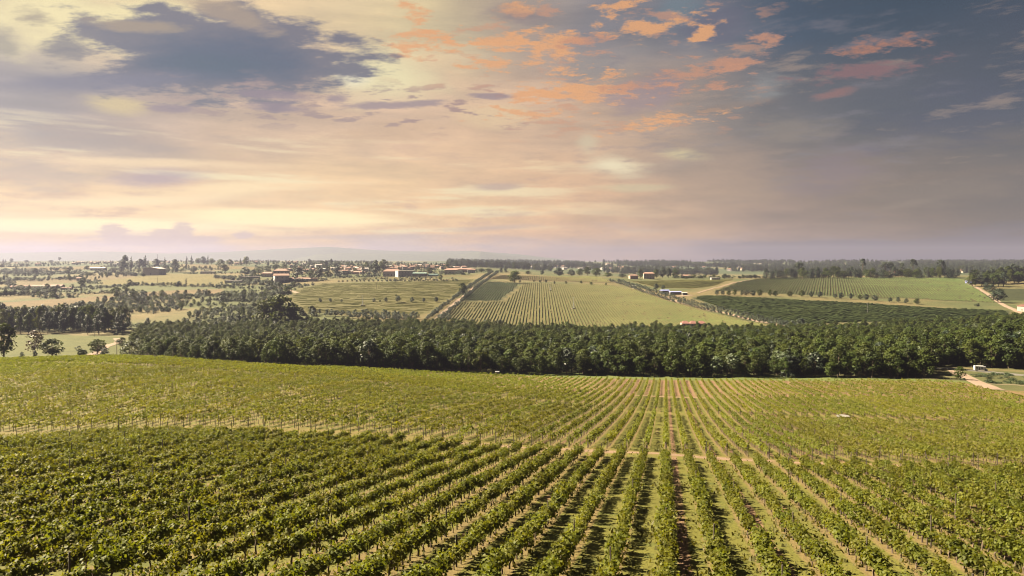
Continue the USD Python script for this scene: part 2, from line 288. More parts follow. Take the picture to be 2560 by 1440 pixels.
# ------------------------------------------------------------------ land form
TH = math.radians(12.7); DIRV = np.array([math.sin(TH), math.cos(TH)]); DIRU = np.array([math.cos(TH), -math.sin(TH)])
def uv2xy(u, v): return np.asarray(u)[..., None] * DIRU + np.asarray(v)[..., None] * DIRV
def build_land():
    pts, hs = [], []
    def add_xy(X, Y, H): pts.append((math.degrees(math.atan2(X, Y)), math.log(math.hypot(X, Y)))); hs.append(H)
    near = {  # v: {u: H below the camera}
        3: {-3: 9.5, 3: 9.2}, 15: {-25: 12.0, 0: 12.0, 25: 11.3}, 34: {-45: 15.6, 0: 15.3, 30: 14.2, 60: 13.0},
        60: {-75: 20.2, -30: 19.6, 0: 19.5, 40: 18.7, 80: 18.0},
        86: {-130: 30.0, -92: 27.2, -60: 24.0, -40: 23.7, -22: 23.9, 0: 23.6, 33: 23.0, 60: 22.8, 110: 22},
        125: {-160: 28.8, -100: 27.2, -50: 28.0, 0: 30.2, 40: 30.2, 90: 29.5, 140: 29},
        168: {-200: 31.0, -150: 30.4, -78: 32.3, -30: 35.6, 0: 36.3, 39: 36.2, 75: 35.6, 130: 35},
        227.6: {-300: 41.5, -267: 40.6, -196: 36.9, -146: 38.6, -103: 40.1, -60: 42.3, 0: 43.8, 67: 41.0, 120: 41.5},
        304: {-104: 52.4, -50: 52.2, 0: 51.8, 60: 50, 100: 48.2, 140: 48.5}}
    for v, row in near.items():
        for u, H in row.items():
            X, Y = uv2xy(u, v); add_xy(X, Y, H)
    def col(x, *yz):
        for y, Z in yz: add_xy((x - CX) / F * Z, Z, (y - HY) / F * Z)
    def hcol(x, *hz):
        for H, Z in hz: add_xy((x - CX) / F * Z, Z, H)
    for x in (-700, 0): hcol(x, (49, 350), (54, 420), (62, 560), (60, 680)); col(x, (765, 850), (740, 1000), (715, 1300), (690, 1800), (668, 2600), (657, 4000), (652, 7000))
    hcol(240, (48, 350), (53, 420), (62, 560), (60.5, 680)); col(240, (765, 850), (740, 1000), (715, 1300), (690, 1800), (668, 2600), (657, 4000), (652, 7000))
    hcol(500, (52, 350), (60, 480), (62.5, 620)); col(500, (770, 800), (742, 950), (716, 1200), (700, 1420), (686, 1700), (665, 2400), (655, 3600), (652, 7000))
    hcol(740, (54, 360), (60, 480), (63, 640)); col(740, (775, 770), (745, 920), (716, 1160), (700, 1380), (688, 1560), (664, 2400), (655, 3600), (652, 7000))
    hcol(1000, (56, 380), (62, 500), (65, 660)); col(1000, (788, 745), (746, 905), (714, 1140), (700, 1320), (691, 1460), (678, 1750), (662, 2500), (658, 3600), (653, 6000))
    hcol(1230, (57, 400), (64, 520), (68, 640), (66.5, 710)); col(1230, (780, 800), (745, 940), (712, 1190), (692, 1400), (680, 1620), (672, 2100), (664, 3600), (656, 5200), (653, 7500))
    hcol(1500, (57, 400), (65, 520), (70, 640), (68.5, 710)); col(1500, (800, 765), (765, 900), (735, 1060), (706, 1250), (690, 1410)); hcol(1500, (38, 1700), (44, 2200)); col(1500, (668, 3600), (657, 5200), (656, 7500))
    hcol(1780, (56, 400), (64, 520), (69, 640), (66, 720)); col(1780, (775, 850), (740, 1010), (715, 1180), (700, 1320), (694, 1450)); hcol(1780, (42, 1750), (46, 2200)); col(1780, (672, 3400), (656, 5000), (656, 7500))
    hcol(2080, (54, 400), (62, 520), (67, 640), (65, 720)); col(2080, (785, 800), (752, 960), (720, 1150), (694, 1400), (690, 1550)); hcol(2080, (40, 1900), (44, 2400)); col(2080, (672, 3400), (656, 5000), (656, 7500))
    hcol(2400, (51.5, 330), (54, 400), (61, 520), (64, 640), (62, 720)); col(2400, (785, 800), (758, 940), (720, 1140), (694, 1380), (690, 1550)); hcol(2400, (42, 2000)); col(2400, (668, 3400), (657, 5000), (656, 7500))
    hcol(2700, (50, 300), (54, 400), (60, 520), (63, 640), (60, 720)); col(2700, (770, 850), (745, 980), (715, 1200), (694, 1400), (690, 1600)); hcol(2700, (42, 2100)); col(2700, (668, 3400), (657, 5000), (656, 7500))
    hcol(3400, (48, 330), (54, 450), (60, 600), (55, 800), (40, 1300), (42, 2200), (20, 3600), (0, 5200), (-8, 7500))
    for a in (-180, -130, -80, 80, 130, 180):
        for r, H in ((3, 9), (30, 10), (100, 22 if abs(a) < 100 else 6), (300, 45 if abs(a) < 100 else 5), (1000, 45 if abs(a) < 100 else 10), (4000, 5), (7500, -6)):
            pts.append((a, math.log(r))); hs.append(H)
    for a in range(-180, 181, 15): pts.append((a, math.log(9500))); hs.append(-14)
    P = np.array(pts); P[:, 0] /= 14.0
    P[:, 1] *= 2.2
    return RBFInterpolator(P, np.array(hs), kernel='linear', smoothing=0.0)
_rbf = build_land()
# table of heights in (azimuth, log distance), so that look-ups are quick and the ground sheet is the very same surface
AZS = np.concatenate([np.arange(-180, -48, 4.), np.arange(-48, 48.01, .3), np.arange(52, 181, 4.)])
LRS = np.arange(math.log(4.0), math.log(8600.0), .0125)
def _table():
    a, l = np.meshgrid(np.clip(AZS, -180, 180), LRS, indexing='ij')
    h = _rbf(np.stack([a.ravel() / 14.0, l.ravel() * 2.2], 1)).reshape(a.shape)
    from scipy.ndimage import gaussian_filter1d
    h = gaussian_filter1d(h, 5, axis=1)
    ins = slice(np.searchsorted(AZS, -48), np.searchsorted(AZS, 48) + 1)
    h[ins] = gaussian_filter1d(h[ins], 4, axis=0)
    r = np.exp(l); X, Y = r * np.sin(np.radians(a)), r * np.cos(np.radians(a))
    s = np.clip(r / 400, .02, 1.0)
    h = h - (meshkit.fbm(np.stack([X / 90, Y / 90, 0 * X], -1), 4, 3) - .5) * 5 * np.clip((r - 250) / 500, 0, 1)
    h = h - (meshkit.fbm(np.stack([X / 6, Y / 6, 0 * X], -1), 3, 5) - .5) * .35
    return CZ - h
ZT = _table()
def ground(x, y):
    x, y = np.asarray(x, float), np.asarray(y, float)
    a = np.degrees(np.arctan2(x, y)); l = np.log(np.maximum(np.hypot(x, y), 4.01))
    ia = np.interp(a, AZS, np.arange(len(AZS))); il = (l - LRS[0]) / .0125
    return map_coordinates(ZT, [ia.ravel(), il.ravel()], order=1, mode='nearest').reshape(x.shape)
_ZS = np.exp(np.linspace(math.log(12), math.log(9000), 1400))
def pick(px, py, zmin=12.):
    """the first place beyond zmin where the ground stands on the line of sight through picture point (px, py)"""
    zs = _ZS[_ZS >= zmin]; X = (px - CX) / F * zs
    d = ground(X, zs) - (CZ - (py - HY) / F * zs)
    k = np.argmax(d >= 0) if (d >= 0).any() else int(np.argmax(d))
    Z = zs[k] if k == 0 or d[k] < 0 else zs[k - 1] + (zs[k] - zs[k - 1]) * (-d[k - 1]) / (d[k] - d[k - 1])
    X = (px - CX) / F * Z
    return np.array([X, Z, float(ground(X, Z))])
def at(px, Z):
    X = (px - CX) / F * Z; return np.array([X, Z, float(ground(X, Z))])
def pxm(Z): return Z / F     # metres per picture pixel at depth Z

# ------------------------------------------------------------------ materials
ALB = .62      # all surfaces a little darker than first matched, for the longer exposure
def plain(name, color, rough=.8, var=.12, scale=3.0, spec=.3, metallic=0., bump=0.):
    g = G_(); pos = g.node('texture_coordinate') + '.object'
    n = g.noise(pos, scale, 4, .6)
    c = g.mix(n, tuple(np.array(color) * (1 - var)), tuple(np.minimum(np.array(color) * (1 + var), .95)))
    r = g.node('object_info') + '.random'
    f = g.add(.9 * ALB, g.mul(r, .2 * ALB)); c = g.mix(1.0, c, g.xyz(f, f, f), 'multiply')
    kw = dict(base_color=c)
    if bump: kw['normal'] = g.node('bump', {'strength': bump, 'distance': .02}, height=n) + '.normal'
    p = g.node('principled_bsdf', {'roughness': rough, 'specular_ior_level': spec, 'metallic': metallic}, **kw)
    return usdkit.material(stage, f'/World/Looks/{name}', g.n, g.l, surface=p + '.BSDF')

def leafy(name, dark, mid, light, trans=.35, tcol=None, rough=.55, objvar=.35, field=0.0, spec=.25):
    """foliage: leaf to leaf variety, plant to plant variety, light that shines through"""
    g = G_()
    ri = g.node('geometry') + '.random_per_island'
    c = g.ramp(ri, [(0, dark), (.45, mid), (.85, light), (1, tuple(np.array(light) * 1.15))])
    r = g.node('object_info') + '.random'
    f = g.add((1 - objvar / 2) * ALB, g.mul(r, objvar * ALB))
    if field:
        pos = g.node('geometry') + '.position'
        f = g.mul(f, g.add(1 - field / 2, g.mul(g.noise(pos, .045, 3, .55), field)))
    hue = g.add(.485, g.mul(g.node('white_noise_texture', {'dimensions': '1D'}, w=r) + '.value', .03))
    c = g.node('hsv', {'saturation': 1.0, 'fac': 1.0}, hue=hue, value=f, color=c) + '.color'
    d = g.node('principled_bsdf', {'roughness': rough, 'specular_ior_level': spec}, base_color=c)
    tc = g.mix(1.0, c, tuple(tcol or (1.5, 1.25, .55)), 'multiply')
    t = g.node('translucent_bsdf', {}, color=tc)
    s = g.node('mix_closure', {'fac': trans}, closure1=d + '.BSDF', closure2=t + '.BSDF')
    return usdkit.material(stage, f'/World/Looks/{name}', g.n, g.l, surface=s + '.closure')

M = {}
M['vine'] = leafy('vine_leaf', (.085, .092, .011), (.32, .298, .026), (.66, .56, .055), .42, (1.7, 1.6, .5), .6, .35, .4, .12)
M['vine_far'] = leafy('vine_leaf_far', (.095, .102, .012), (.325, .295, .028), (.66, .55, .055), .42, (1.7, 1.6, .5), .7, .25, .4, .1)
M['oak'] = leafy('oak_leaf', (.034, .048, .008), (.112, .132, .016), (.26, .255, .032), .3, (1.6, 1.35, .4), .6, .7, .3, .1)
M['olive'] = leafy('olive_leaf', (.035, .05, .03), (.065, .082, .052), (.11, .125, .085), .15, (1.2, 1.2, .7), .6, .3)
M['evergreen'] = leafy('dark_leaf', (.016, .028, .012), (.032, .05, .02), (.06, .08, .03), .18, None, .6, .4)
M['pale_tree'] = leafy('pale_leaf', (.05, .07, .03), (.085, .11, .045), (.13, .15, .07), .3, None, .6, .4)
M['rusty'] = leafy('rusty_leaf', (.06, .045, .03), (.11, .08, .05), (.16, .12, .075), .2, (1.2, 1.1, .8), .6, .3)
M['shrub'] = leafy('shrub_leaf', (.03, .045, .018), (.06, .075, .03), (.11, .115, .05), .2, None, .6, .8)
M['bark'] = plain('bark', (.10, .075, .055), .9, .35, 6., .1, bump=.4)
M['post'] = plain('weathered_post', (.06, .048, .038), .85, .3, 9., .2)
M['white_wall'] = plain('white_render', (.33, .315, .305), .85, .1, .6)
M['cream_wall'] = plain('cream_render', (.34, .29, .24), .85, .12, .6)
M['pink_wall'] = plain('pink_render', (.32, .22, .185), .85, .12, .6)
M['stone_wall'] = plain('rubble_stone', (.30, .24, .19), .9, .35, 2.)
M['tile'] = plain('terracotta_tile', (.16, .09, .068), .85, .35, .8)
M['old_tile'] = plain('old_red_tile', (.12, .05, .04), .9, .3, .8)
M['pale_roof'] = plain('pale_roof_sheet', (.33, .30, .285), .6, .1, .4)
M['glass_dark'] = plain('dark_window', (.03, .035, .045), .25, .1, 1., .5)
M['blue_wall'] = plain('blue_panel', (.16, .18, .36), .7, .1, .4)
M['green_panel'] = plain('green_panel', (.20, .30, .28), .7, .1, .4)
M['wood_dark'] = plain('dark_wood', (.06, .045, .035), .85, .3, 2.)
M['metal'] = plain('grey_metal', (.32, .32, .33), .5, .1, 2., .5, .3)
M['concrete'] = plain('pale_concrete', (.14, .13, .122), .85, .12, 1.5)
M['van_white'] = plain('white_paint', (.42, .42, .42), .35, .03, .6, .5)
M['van_blue'] = plain('dark_blue_paint', (.03, .05, .12), .3, .05, .6, .5)
M['tyre'] = plain('tyre_rubber', (.03, .03, .03), .85, .1, 5.)
M['rim'] = plain('wheel_rim', (.4, .4, .42), .4, .05, 3., .5, .6)
M['lamp'] = plain('headlamp_glass', (.6, .6, .58), .15, .02, 2., .6)
M['red_lamp'] = plain('tail_lamp', (.35, .02, .02), .25, .02, 2., .6)

def road_mat(name, c, spread=.2):
    g = G_(); pos = g.node('geometry') + '.position'
    n = g.noise(pos, .6, 5, .6); n2 = g.noise(pos, .07, 3, .5)
    cc = g.mix(g.mul(g.add(n, n2), .5), tuple(np.array(c) * (1 - spread) * ALB), tuple(np.array(c) * (1 + spread) * ALB))
    p = g.node('principled_bsdf', {'roughness': .95, 'specular_ior_level': .1}, base_color=cc)
    return usdkit.material(stage, f'/World/Looks/{name}', g.n, g.l, surface=p + '.BSDF')
M['dirt_road'] = road_mat('pale_dirt', (.16, .118, .09), .25)
M['asphalt'] = road_mat('worn_asphalt', (.09, .084, .08), .2)

def ground_mat():
    g = G_(); pos = g.node('geometry') + '.position'
    sp = g.node('separate_xyz', {}, vector=pos); X, Y = sp + '.x', sp + '.y'
    col = g.node('attribute', {'attribute': 'fieldcol'}) + '.color'
    mask = g.node('attribute', {'attribute': 'vinemask'}) + '.fac'
    u = g.sub(g.mul(X, DIRU[0]), g.mul(Y, -DIRU[1])); v = g.add(g.mul(X, DIRV[0]), g.mul(Y, DIRV[1]))
    n1 = g.noise(pos, .55, 5, .6); n2 = g.noise(pos, .06, 4, .55); n3 = g.noise(pos, 4.0, 3, .6)
    lane = g.m('divide', u, 2.5); k = g.m('floor', lane); f = g.m('fraction', lane)
    rnd = g.node('white_noise_texture', {'dimensions': '1D'}, w=k) + '.value'
    par = g.m('floored_modulo', k, 2.0)
    # bare strip under the vines, grass in the lanes, worn wheel tracks in some lanes
    fw = g.add(f, g.mul(g.sub(n1, .5), .18))
    under = g.m('maximum', g.step(fw, .20, .10), g.step(fw, .80, .92))
    under = g.mul(under, g.step(g.add(n1, g.mul(n2, .6)), .42, .78, .15, 1.))
    far = g.step(v, 229., 233.)
    trk = g.mul(g.step(fw, .24, .32), g.step(fw, .56, .46))
    trk = g.mul(trk, g.step(g.add(g.add(g.mul(rnd, .65), g.mul(n2, .8)), g.mul(n1, .35)), .72, .98))
    fartrk = g.mul(g.mul(g.step(fw, .1, .2), g.step(fw, .95, .85)), g.mul(par, g.step(g.add(g.add(n1, g.mul(n2, .8)), g.mul(rnd, .25)), .68, .98)))
    bare = g.m('maximum', g.mul(under, .5), g.m('maximum', g.mul(trk, g.step(u, -22., -12., .35, 1.)), g.mul(far, fartrk)))
    p1 = g.mul(g.step(v, 83.8, 85.), g.step(v, 90.5, 89.2)); p2 = g.mul(g.step(v, 165.8, 166.6), g.step(v, 172.6, 171.6)); p3 = g.mul(g.step(v, 226.3, 227.), g.step(v, 230.6, 229.9))
    dry = g.m('maximum', p1, g.mul(p2, .35))
    p1d = g.mul(g.mul(g.step(v, 85.2, 86.2), g.step(v, 88.6, 87.6)), g.mul(g.step(u, -34., -26.), g.step(u, 40., 26.)))
    p1d = g.mul(p1d, g.step(g.add(n1, g.mul(n2, .5)), .52, .78))
    p3d = g.mul(p3, g.mul(g.step(u, -75., -60.), g.step(u, 22., 8.)))
    rgh = g.add(.72 * ALB, g.mul(n3, .56 * ALB))
    grass = g.mix(n2, (.054, .055, .010), (.085, .078, .015)); grass = g.mix(g.step(n1, .48, .74), grass, (.045, .052, .011))
    dirt = g.mix(n1, (.092, .054, .031), (.135, .083, .05))
    c = g.mix(bare, grass, dirt)
    c = g.mix(g.mul(dry, .55), c, g.mix(n1, (.078, .06, .016), (.105, .078, .027)))
    c = g.mix(g.m('maximum', p1d, p3d), c, g.mix(n1, (.115, .072, .046), (.155, .108, .076)))
    base = g.mix(1.0, col, g.ramp(n2, [(0, (.5, .58, .5)), (.5, (1, 1, 1)), (1, (1.4, 1.25, 1.15))]), 'multiply')
    base = g.mix(g.mul(g.step(n1, .45, .75), .35), base, g.mix(1.0, base, (1.5, 1.2, 1.1), 'multiply'))
    c = g.mix(mask, base, c)
    c = g.mix(1.0, c, g.xyz(rgh, rgh, rgh), 'multiply')
    b = g.node('bump', {'strength': .7, 'distance': .12}, height=n3) + '.normal'
    p = g.node('principled_bsdf', {'roughness': .95, 'specular_ior_level': .1}, base_color=c, normal=b)
    return usdkit.material(stage, '/World/Looks/land', g.n, g.l, surface=p + '.BSDF')
M['land'] = ground_mat()

# ------------------------------------------------------------------ fields, drawn as outlines on the land
def outline(pts, zmin=12.):
    return Polygon([tuple(pick(*p, zmin)[:2]) if len(p) == 2 else tuple(at(p[0], p[2])[:2]) for p in pts]).buffer(0)
FIELD = {
    'centre_hill': [(1085, 803, 730), (1130, 770), (1200, 715), (1215, 702), (1300, 706), (1420, 709), (1530, 712), (1600, 727), (1700, 760), (1800, 786), (1900, 808), (1960, 0, 690), (1650, 0, 690), (1300, 0, 690)],
    'top_strip': [(1222, 698), (1330, 702), (1440, 705), (1535, 708), (1490, 691), (1380, 691), (1250, 688)],
    'left_meadow': [(760, 0, 745), (745, 780), (720, 745), (740, 722), (800, 708), (1000, 704), (1190, 698), (1175, 712), (1130, 748), (1070, 785), (1040, 0, 745)],
    'left_upper': [(900, 700), (1000, 696), (1185, 692), (1190, 688), (1080, 687), (940, 693)],
    'dark_right': [(1730, 745), (1760, 738), (1900, 744), (2050, 752), (2200, 760), (2400, 772), (2520, 776), (2540, 0, 735), (2300, 0, 720), (2050, 0, 712), (1950, 808), (1850, 784)],
    'upper_right': [(1780, 728), (1850, 704), (1930, 695), (2200, 693), (2400, 696), (2440, 715), (2495, 757), (2300, 748), (2000, 737), (1850, 728)],
    'mid_right': [(1570, 702), (1700, 700), (1840, 699), (1800, 712), (1740, 722), (1640, 720)],
    'far_right': [(2480, 722), (2600, 722), (2600, 752), (2500, 752)],
    'meadow_low': [(20, 0, 315), (20, 0, 575), (160, 0, 575), (300, 0, 560), (330, 0, 500), (380, 0, 360), (380, 0, 320)],
    'left_band': [(0, 757), (130, 748), (300, 736), (420, 727), (560, 722), (560, 735), (300, 745), (130, 770), (0, 778)],
    'left_slope': [(250, 702), (330, 692), (420, 683), (560, 688), (600, 700), (540, 716), (420, 712), (260, 712)],
    'left_flat': [(445, 660), (540, 662), (640, 668), (640, 674), (540, 672), (450, 668)],
    'left_orchard': [(40, 700), (200, 690), (330, 684), (330, 694), (200, 704), (40, 716)],
    'left_far_a': [(60, 668), (260, 664), (260, 672), (60, 680)],
    'town_green': [(860, 696), (1000, 690), (1180, 688), (1000, 700)],
}
FIELD['hill_green'] = [(1140, 755), (1200, 716), (1216, 704), (1302, 708), (1284, 728), (1252, 752)]
FIELD = {k: outline(v, 60.) for k, v in FIELD.items()}
FIELD['centre_hill'] = FIELD['centre_hill'].difference(FIELD['hill_green'].buffer(2.5))
FCOL = {'hill_green': (.085, .10, .035), 'centre_hill': (.215, .19, .07), 'top_strip': (.22, .155, .07), 'left_meadow': (.195, .18, .058), 'left_upper': (.20, .17, .06), 'dark_right': (.075, .095, .034), 'upper_right': (.115, .112, .038),
        'mid_right': (.20, .175, .06), 'far_right': (.07, .085, .03), 'meadow_low': (.17, .185, .055), 'left_band': (.27, .20, .10), 'left_slope': (.24, .21, .07), 'left_flat': (.24, .19, .07),
        'left_orchard': (.24, .19, .09), 'left_far_a': (.24, .19, .08), 'town_green': (.18, .16, .05)}
FOREST = Polygon([(((x - CX) / F * Z), Z) for x, Z in [(385, 335), (470, 322), (700, 318), (1000, 319), (1300, 317), (1650, 307), (2000, 294), (2335, 283), (2342, 318), (2380, 338), (2560, 322), (2800, 318), (3000, 420), (3000, 690), (2700, 690),
                  (2540, 670), (2350, 655), (2150, 660), (2000, 650), (1750, 655), (1500, 655), (1250, 660), (1000, 660), (740, 655), (600, 640), (430, 640), (345, 620), (318, 520), (330, 420), (362, 360)]])

def land_mesh():
    a, l = np.meshgrid(AZS, LRS, indexing='ij'); r = np.exp(l)
    X, Y = r * np.sin(np.radians(a)), r * np.cos(np.radians(a))
    v = np.stack([X, Y, ZT], -1); na, nl = a.shape
    i = np.arange(na * nl).reshape(na, nl)
    q = np.stack([i[:-1, :-1], i[1:, :-1], i[1:, 1:], i[:-1, 1:]], -1).reshape(-1, 4)
    # closing patch under the camera
    ring = i[:, 0]; c = na * nl
    vv = np.vstack([v.reshape(-1, 3), [[0, 0, float(ZT[:, 0].mean())]]])
    tri = np.stack([np.full(na - 1, c), ring[1:], ring[:-1]], 1)
    x, y = vv[:, 0], vv[:, 1]
    col = np.zeros((len(vv), 3)); col[:] = (.045, .052, .02)
    nz = meshkit.fbm(np.stack([x / 130, y / 130, 0 * x], -1), 3, 11)
    patch = np.clip((nz - .45) * 6, 0, 1)[:, None]
    col = col * (1 - patch) + np.array((.08, .066, .03)) * patch
    dist = np.hypot(x, y)
    farf = np.clip((dist - 2000) / 800, 0, 1)[:, None]
    cell = meshkit.noise(np.stack([x / 220, y / 320, 0 * x], -1), 5)
    fc = np.where(cell[:, None] > .6, np.array((.085, .08, .04)), np.array((.035, .048, .024)))
    col = col * (1 - farf) + fc * farf
    for k, p in FIELD.items():
        m = shapely.contains_xy(p, x, y); col[m] = np.array(FCOL[k]) * .28
    m = shapely.contains_xy(FOREST, x, y); col[m] = (.05, .05, .02)
    uu = x * DIRU[0] + y * DIRU[1]; vw = x * DIRV[0] + y * DIRV[1]
    mask = np.clip((306 - vw) / 2.5, 0, 1) * np.clip((128 - uu) / 4, 0, 1) * np.clip((uu + 330) / 20, 0, 1)
    left = np.clip((uu + 150) / 20, 0, 1)       # past the shoulder on the left the vineyard ends at the third track
    mask = mask * np.maximum(left, np.clip((229 - vw) / 2, 0, 1)) * (vw > -60)
    edge = (vw > 229) & (uu < -140) & (dist < 420) & (mask < 1)
    col[edge] = (.10, .105, .03)
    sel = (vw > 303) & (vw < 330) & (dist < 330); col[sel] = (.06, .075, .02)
    rb = Polygon([(((X_ - CX) / F * Z), Z) for X_, Z in [(2345, 312), (2390, 328), (2800, 300), (2800, 240), (2560, 244), (2480, 246), (2420, 274)]])
    m = shapely.contains_xy(rb, x, y); col[m] = (.05, .052, .02); mask[m] = 0
    p = poly('/World/ground', vv, np.concatenate([np.full(len(q), 4), np.full(len(tri), 3)]), np.concatenate([q[:, ::-1].ravel(), tri.ravel()]), M['land'])
    pv = UsdGeom.PrimvarsAPI(p)
    pv.CreatePrimvar('fieldcol', Sdf.ValueTypeNames.Color3fArray, 'vertex').Set(Vt.Vec3fArray.FromNumpy(col.astype(np.float32)))
    pv.CreatePrimvar('vinemask', Sdf.ValueTypeNames.FloatArray, 'vertex').Set(Vt.FloatArray.FromNumpy(mask.astype(np.float32)))
    tag(p, 'rolling farmland of vineyards, meadows and woods', None, None, 'structure')
land_mesh()

def mountain(name, pts, Z, depth, base=-20, seed=1):
    """a far range: skyline points (picture column, row) at distance Z, sloping down towards and away from the viewer"""
    xs = np.linspace(pts[0][0], pts[-1][0], 220)
    top = np.interp(xs, [p[0] for p in pts], [p[1] for p in pts])
    X = (xs - CX) / F * Z
    h = (HY - top) / F * Z + CZ
    rows = []
    for k, (t, d) in enumerate([(0, -1.0), (.25, -.72), (.6, -.4), (.85, -.18), (1, 0), (.7, .4), (.3, .8), (0, 1.1)]):
        nz = meshkit.fbm(np.stack([X / (Z * .03), np.full_like(X, k * 3.3), 0 * X], -1), 4, seed) - .5
        zz = base + (h - base) * np.clip(t + (nz * .16 if t < 1 else nz * .03), 0, 1.05)
        s = (Z + d * depth) / Z
        rows.append(np.stack([X * s, np.full_like(X, Z + d * depth) + nz * depth * .1, zz], -1))
    v = np.array(rows); n = v.shape[1]; i = np.arange(v.shape[0] * n).reshape(v.shape[0], n)
    q = np.stack([i[:-1, :-1], i[:-1, 1:], i[1:, 1:], i[1:, :-1]], -1).reshape(-1, 4)
    p = poly(f'/World/{name}', v.reshape(-1, 3), np.full(len(q), 4), q, M['far_wood'])
    return tag(p, None, None, None, 'structure')
M['far_wood'] = road_mat('far_wooded_slope', (.05, .06, .035), .3)
mountain('hills', [(-500, 640), (0, 632), (250, 628), (420, 634), (560, 630), (700, 622), (820, 617), (900, 623), (1000, 628), (1080, 629), (1180, 627), (1300, 636), (1420, 650), (1500, 656)], 11600, 1000, seed=3)
mountain('hills_001', [(700, 656), (790, 636), (850, 632), (960, 634), (1080, 636), (1150, 636), (1200, 628), (1250, 636), (1320, 648), (1400, 652), (1600, 656)], 10200, 900, seed=4)
mountain('hills_002', [(850, 660), (960, 656), (1060, 654), (1150, 652), (1300, 653), (1480, 656), (1600, 655), (1750, 654), (1900, 654), (2100, 654), (2300, 654), (2560, 653), (3100, 652)], 4600, 420, seed=5)

# ------------------------------------------------------------------ roads and tracks
def ribbon(name, line, width, mat, lift=.25, step=4.0, label=None):
    ls = LineString([tuple(p[:2]) for p in line]); n = max(2, int(ls.length / step))
    c = np.array([ls.interpolate(t, normalized=True).coords[0] for t in np.linspace(0, 1, n)])
    for _ in range(3): c[1:-1] = (c[:-2] + 2 * c[1:-1] + c[2:]) / 4
    t = np.gradient(c, axis=0); t /= np.linalg.norm(t, axis=1, keepdims=True); s = np.stack([t[:, 1], -t[:, 0]], 1)
    wv = width / 2 * (1 + .18 * (meshkit.noise(np.stack([c[:, 0] / 9, c[:, 1] / 9, 0 * c[:, 0]], -1), 2) - .5))
    rows = []
    for k in (-1, -.5, 0, .5, 1):
        p = c + s * (wv * k)[:, None]; rows.append(np.stack([p[:, 0], p[:, 1], ground(p[:, 0], p[:, 1]) + lift * (1 - .35 * abs(k))], 1))
    skirt = lambda r, k: np.stack([(c + s * (wv * k)[:, None])[:, 0], (c + s * (wv * k)[:, None])[:, 1], r[:, 2] - lift * 3], 1)
    rows = [skirt(rows[0], -1.15)] + rows + [skirt(rows[-1], 1.15)]
    v = np.array(rows); m = v.shape[1]; i = np.arange(v.shape[0] * m).reshape(v.shape[0], m)
    q = np.stack([i[:-1, :-1], i[:-1, 1:], i[1:, 1:], i[1:, :-1]], -1).reshape(-1, 4)
    tag(poly(fresh('/World', name), v.reshape(-1, 3), np.full(len(q), 4), q[:, ::-1], mat), label, None, None, 'structure')
OLIVE_ROAD = [pick(x, y, 500) for x, y in [(1535, 704), (1575, 715), (1620, 731), (1665, 745), (1700, 756), (1760, 771), (1830, 787), (1880, 799)]] + [at(1935, 715), at(1990, 685)]
LEFT_ROAD = [at(1085, 728), at(1095, 745)] + [pick(x, y, 500) for x, y in [(1112, 778), (1145, 752), (1175, 727), (1195, 711), (1215, 697), (1228, 689), (1238, 682)]]
ribbon('dirt_road', OLIVE_ROAD, 7.0, M['dirt_road'], .35)
ribbon('dirt_road', LEFT_ROAD, 6.0, M['dirt_road'], .3)
ribbon('dirt_road', [pick(x, y, 600) for x, y in [(1660, 745), (1690, 741), (1730, 738)]], 8, M['dirt_road'], .4)
ribbon('paved_road', [at(2320, 330), at(2365, 332), at(2420, 324), at(2480, 315), at(2560, 303), at(2700, 290), at(2900, 280)], 6.0, M['asphalt'], .12, 2.)
ribbon('dirt_road', [at(2385, 322), at(2400, 306), at(2425, 287), at(2452, 268), at(2472, 257), at(2492, 248)], 5.5, M['dirt_road'], .1, 2.)
ribbon('dirt_road', [at(2458, 268), at(2500, 268), at(2620, 264)], 1.4, M['dirt_road'], .06, 2.)
ribbon('dirt_road', [at(205, 352), at(232, 365), at(252, 420), at(285, 480), at(298, 510), at(292, 545)], 5.0, M['dirt_road'], .2, 4.)
ribbon('dirt_road', [pick(x, y, 600) for x, y in [(2400, 700), (2440, 718), (2470, 735), (2500, 757), (2530, 772), (2570, 790)]], 6.0, M['dirt_road'], .4)
ribbon('dirt_road', [pick(x, y, 600) for x, y in [(1745, 733), (1790, 719), (1840, 706), (1880, 699)]], 4.0, M['dirt_road'], .4)
ribbon('dirt_road', [pick(x, y, 600) for x, y in [(690, 718), (720, 724), (745, 733)]], 6.0, M['dirt_road'], .4)

# ------------------------------------------------------------------ foliage
def leaf_quads(c, nrm, size, rng, aspect=.8, jitter=.55):
    """rhombic leaves at c facing roughly along nrm"""
    n = len(c); nn = nrm + rng.normal(0, jitter, (n, 3)); nn /= np.linalg.norm(nn, axis=1, keepdims=True) + 1e-9
    a = np.cross(nn, rng.normal(0, 1, (n, 3))); a /= np.linalg.norm(a, axis=1, keepdims=True) + 1e-9; b = np.cross(nn, a)
    s = (np.broadcast_to(size, (n,)) * rng.uniform(.7, 1.3, n))[:, None] / 2
    return np.stack([c - a * s, c - b * s * aspect + a * s * .15, c + a * s, c + b * s * aspect + a * s * .15], 1)

def clumps(rng, centers, radii, n, size, flat=.85, up=.35):
    """leaves over a set of clumps, most of them on the outer sides"""
    w = radii ** 2; k = rng.choice(len(centers), n, p=w / w.sum())
    d = rng.normal(0, 1, (n, 3)); d /= np.linalg.norm(d, axis=1, keepdims=True)
    d[:, 2] = np.where((d[:, 2] < -.3) & (rng.random(n) < .6), -d[:, 2], d[:, 2])
    r = radii[k] * rng.uniform(.55, 1.08, n) ** .6
    p = centers[k] + d * r[:, None] * np.array([1, 1, flat])
    return leaf_quads(p, d + np.array([0, 0, up]), size, rng)

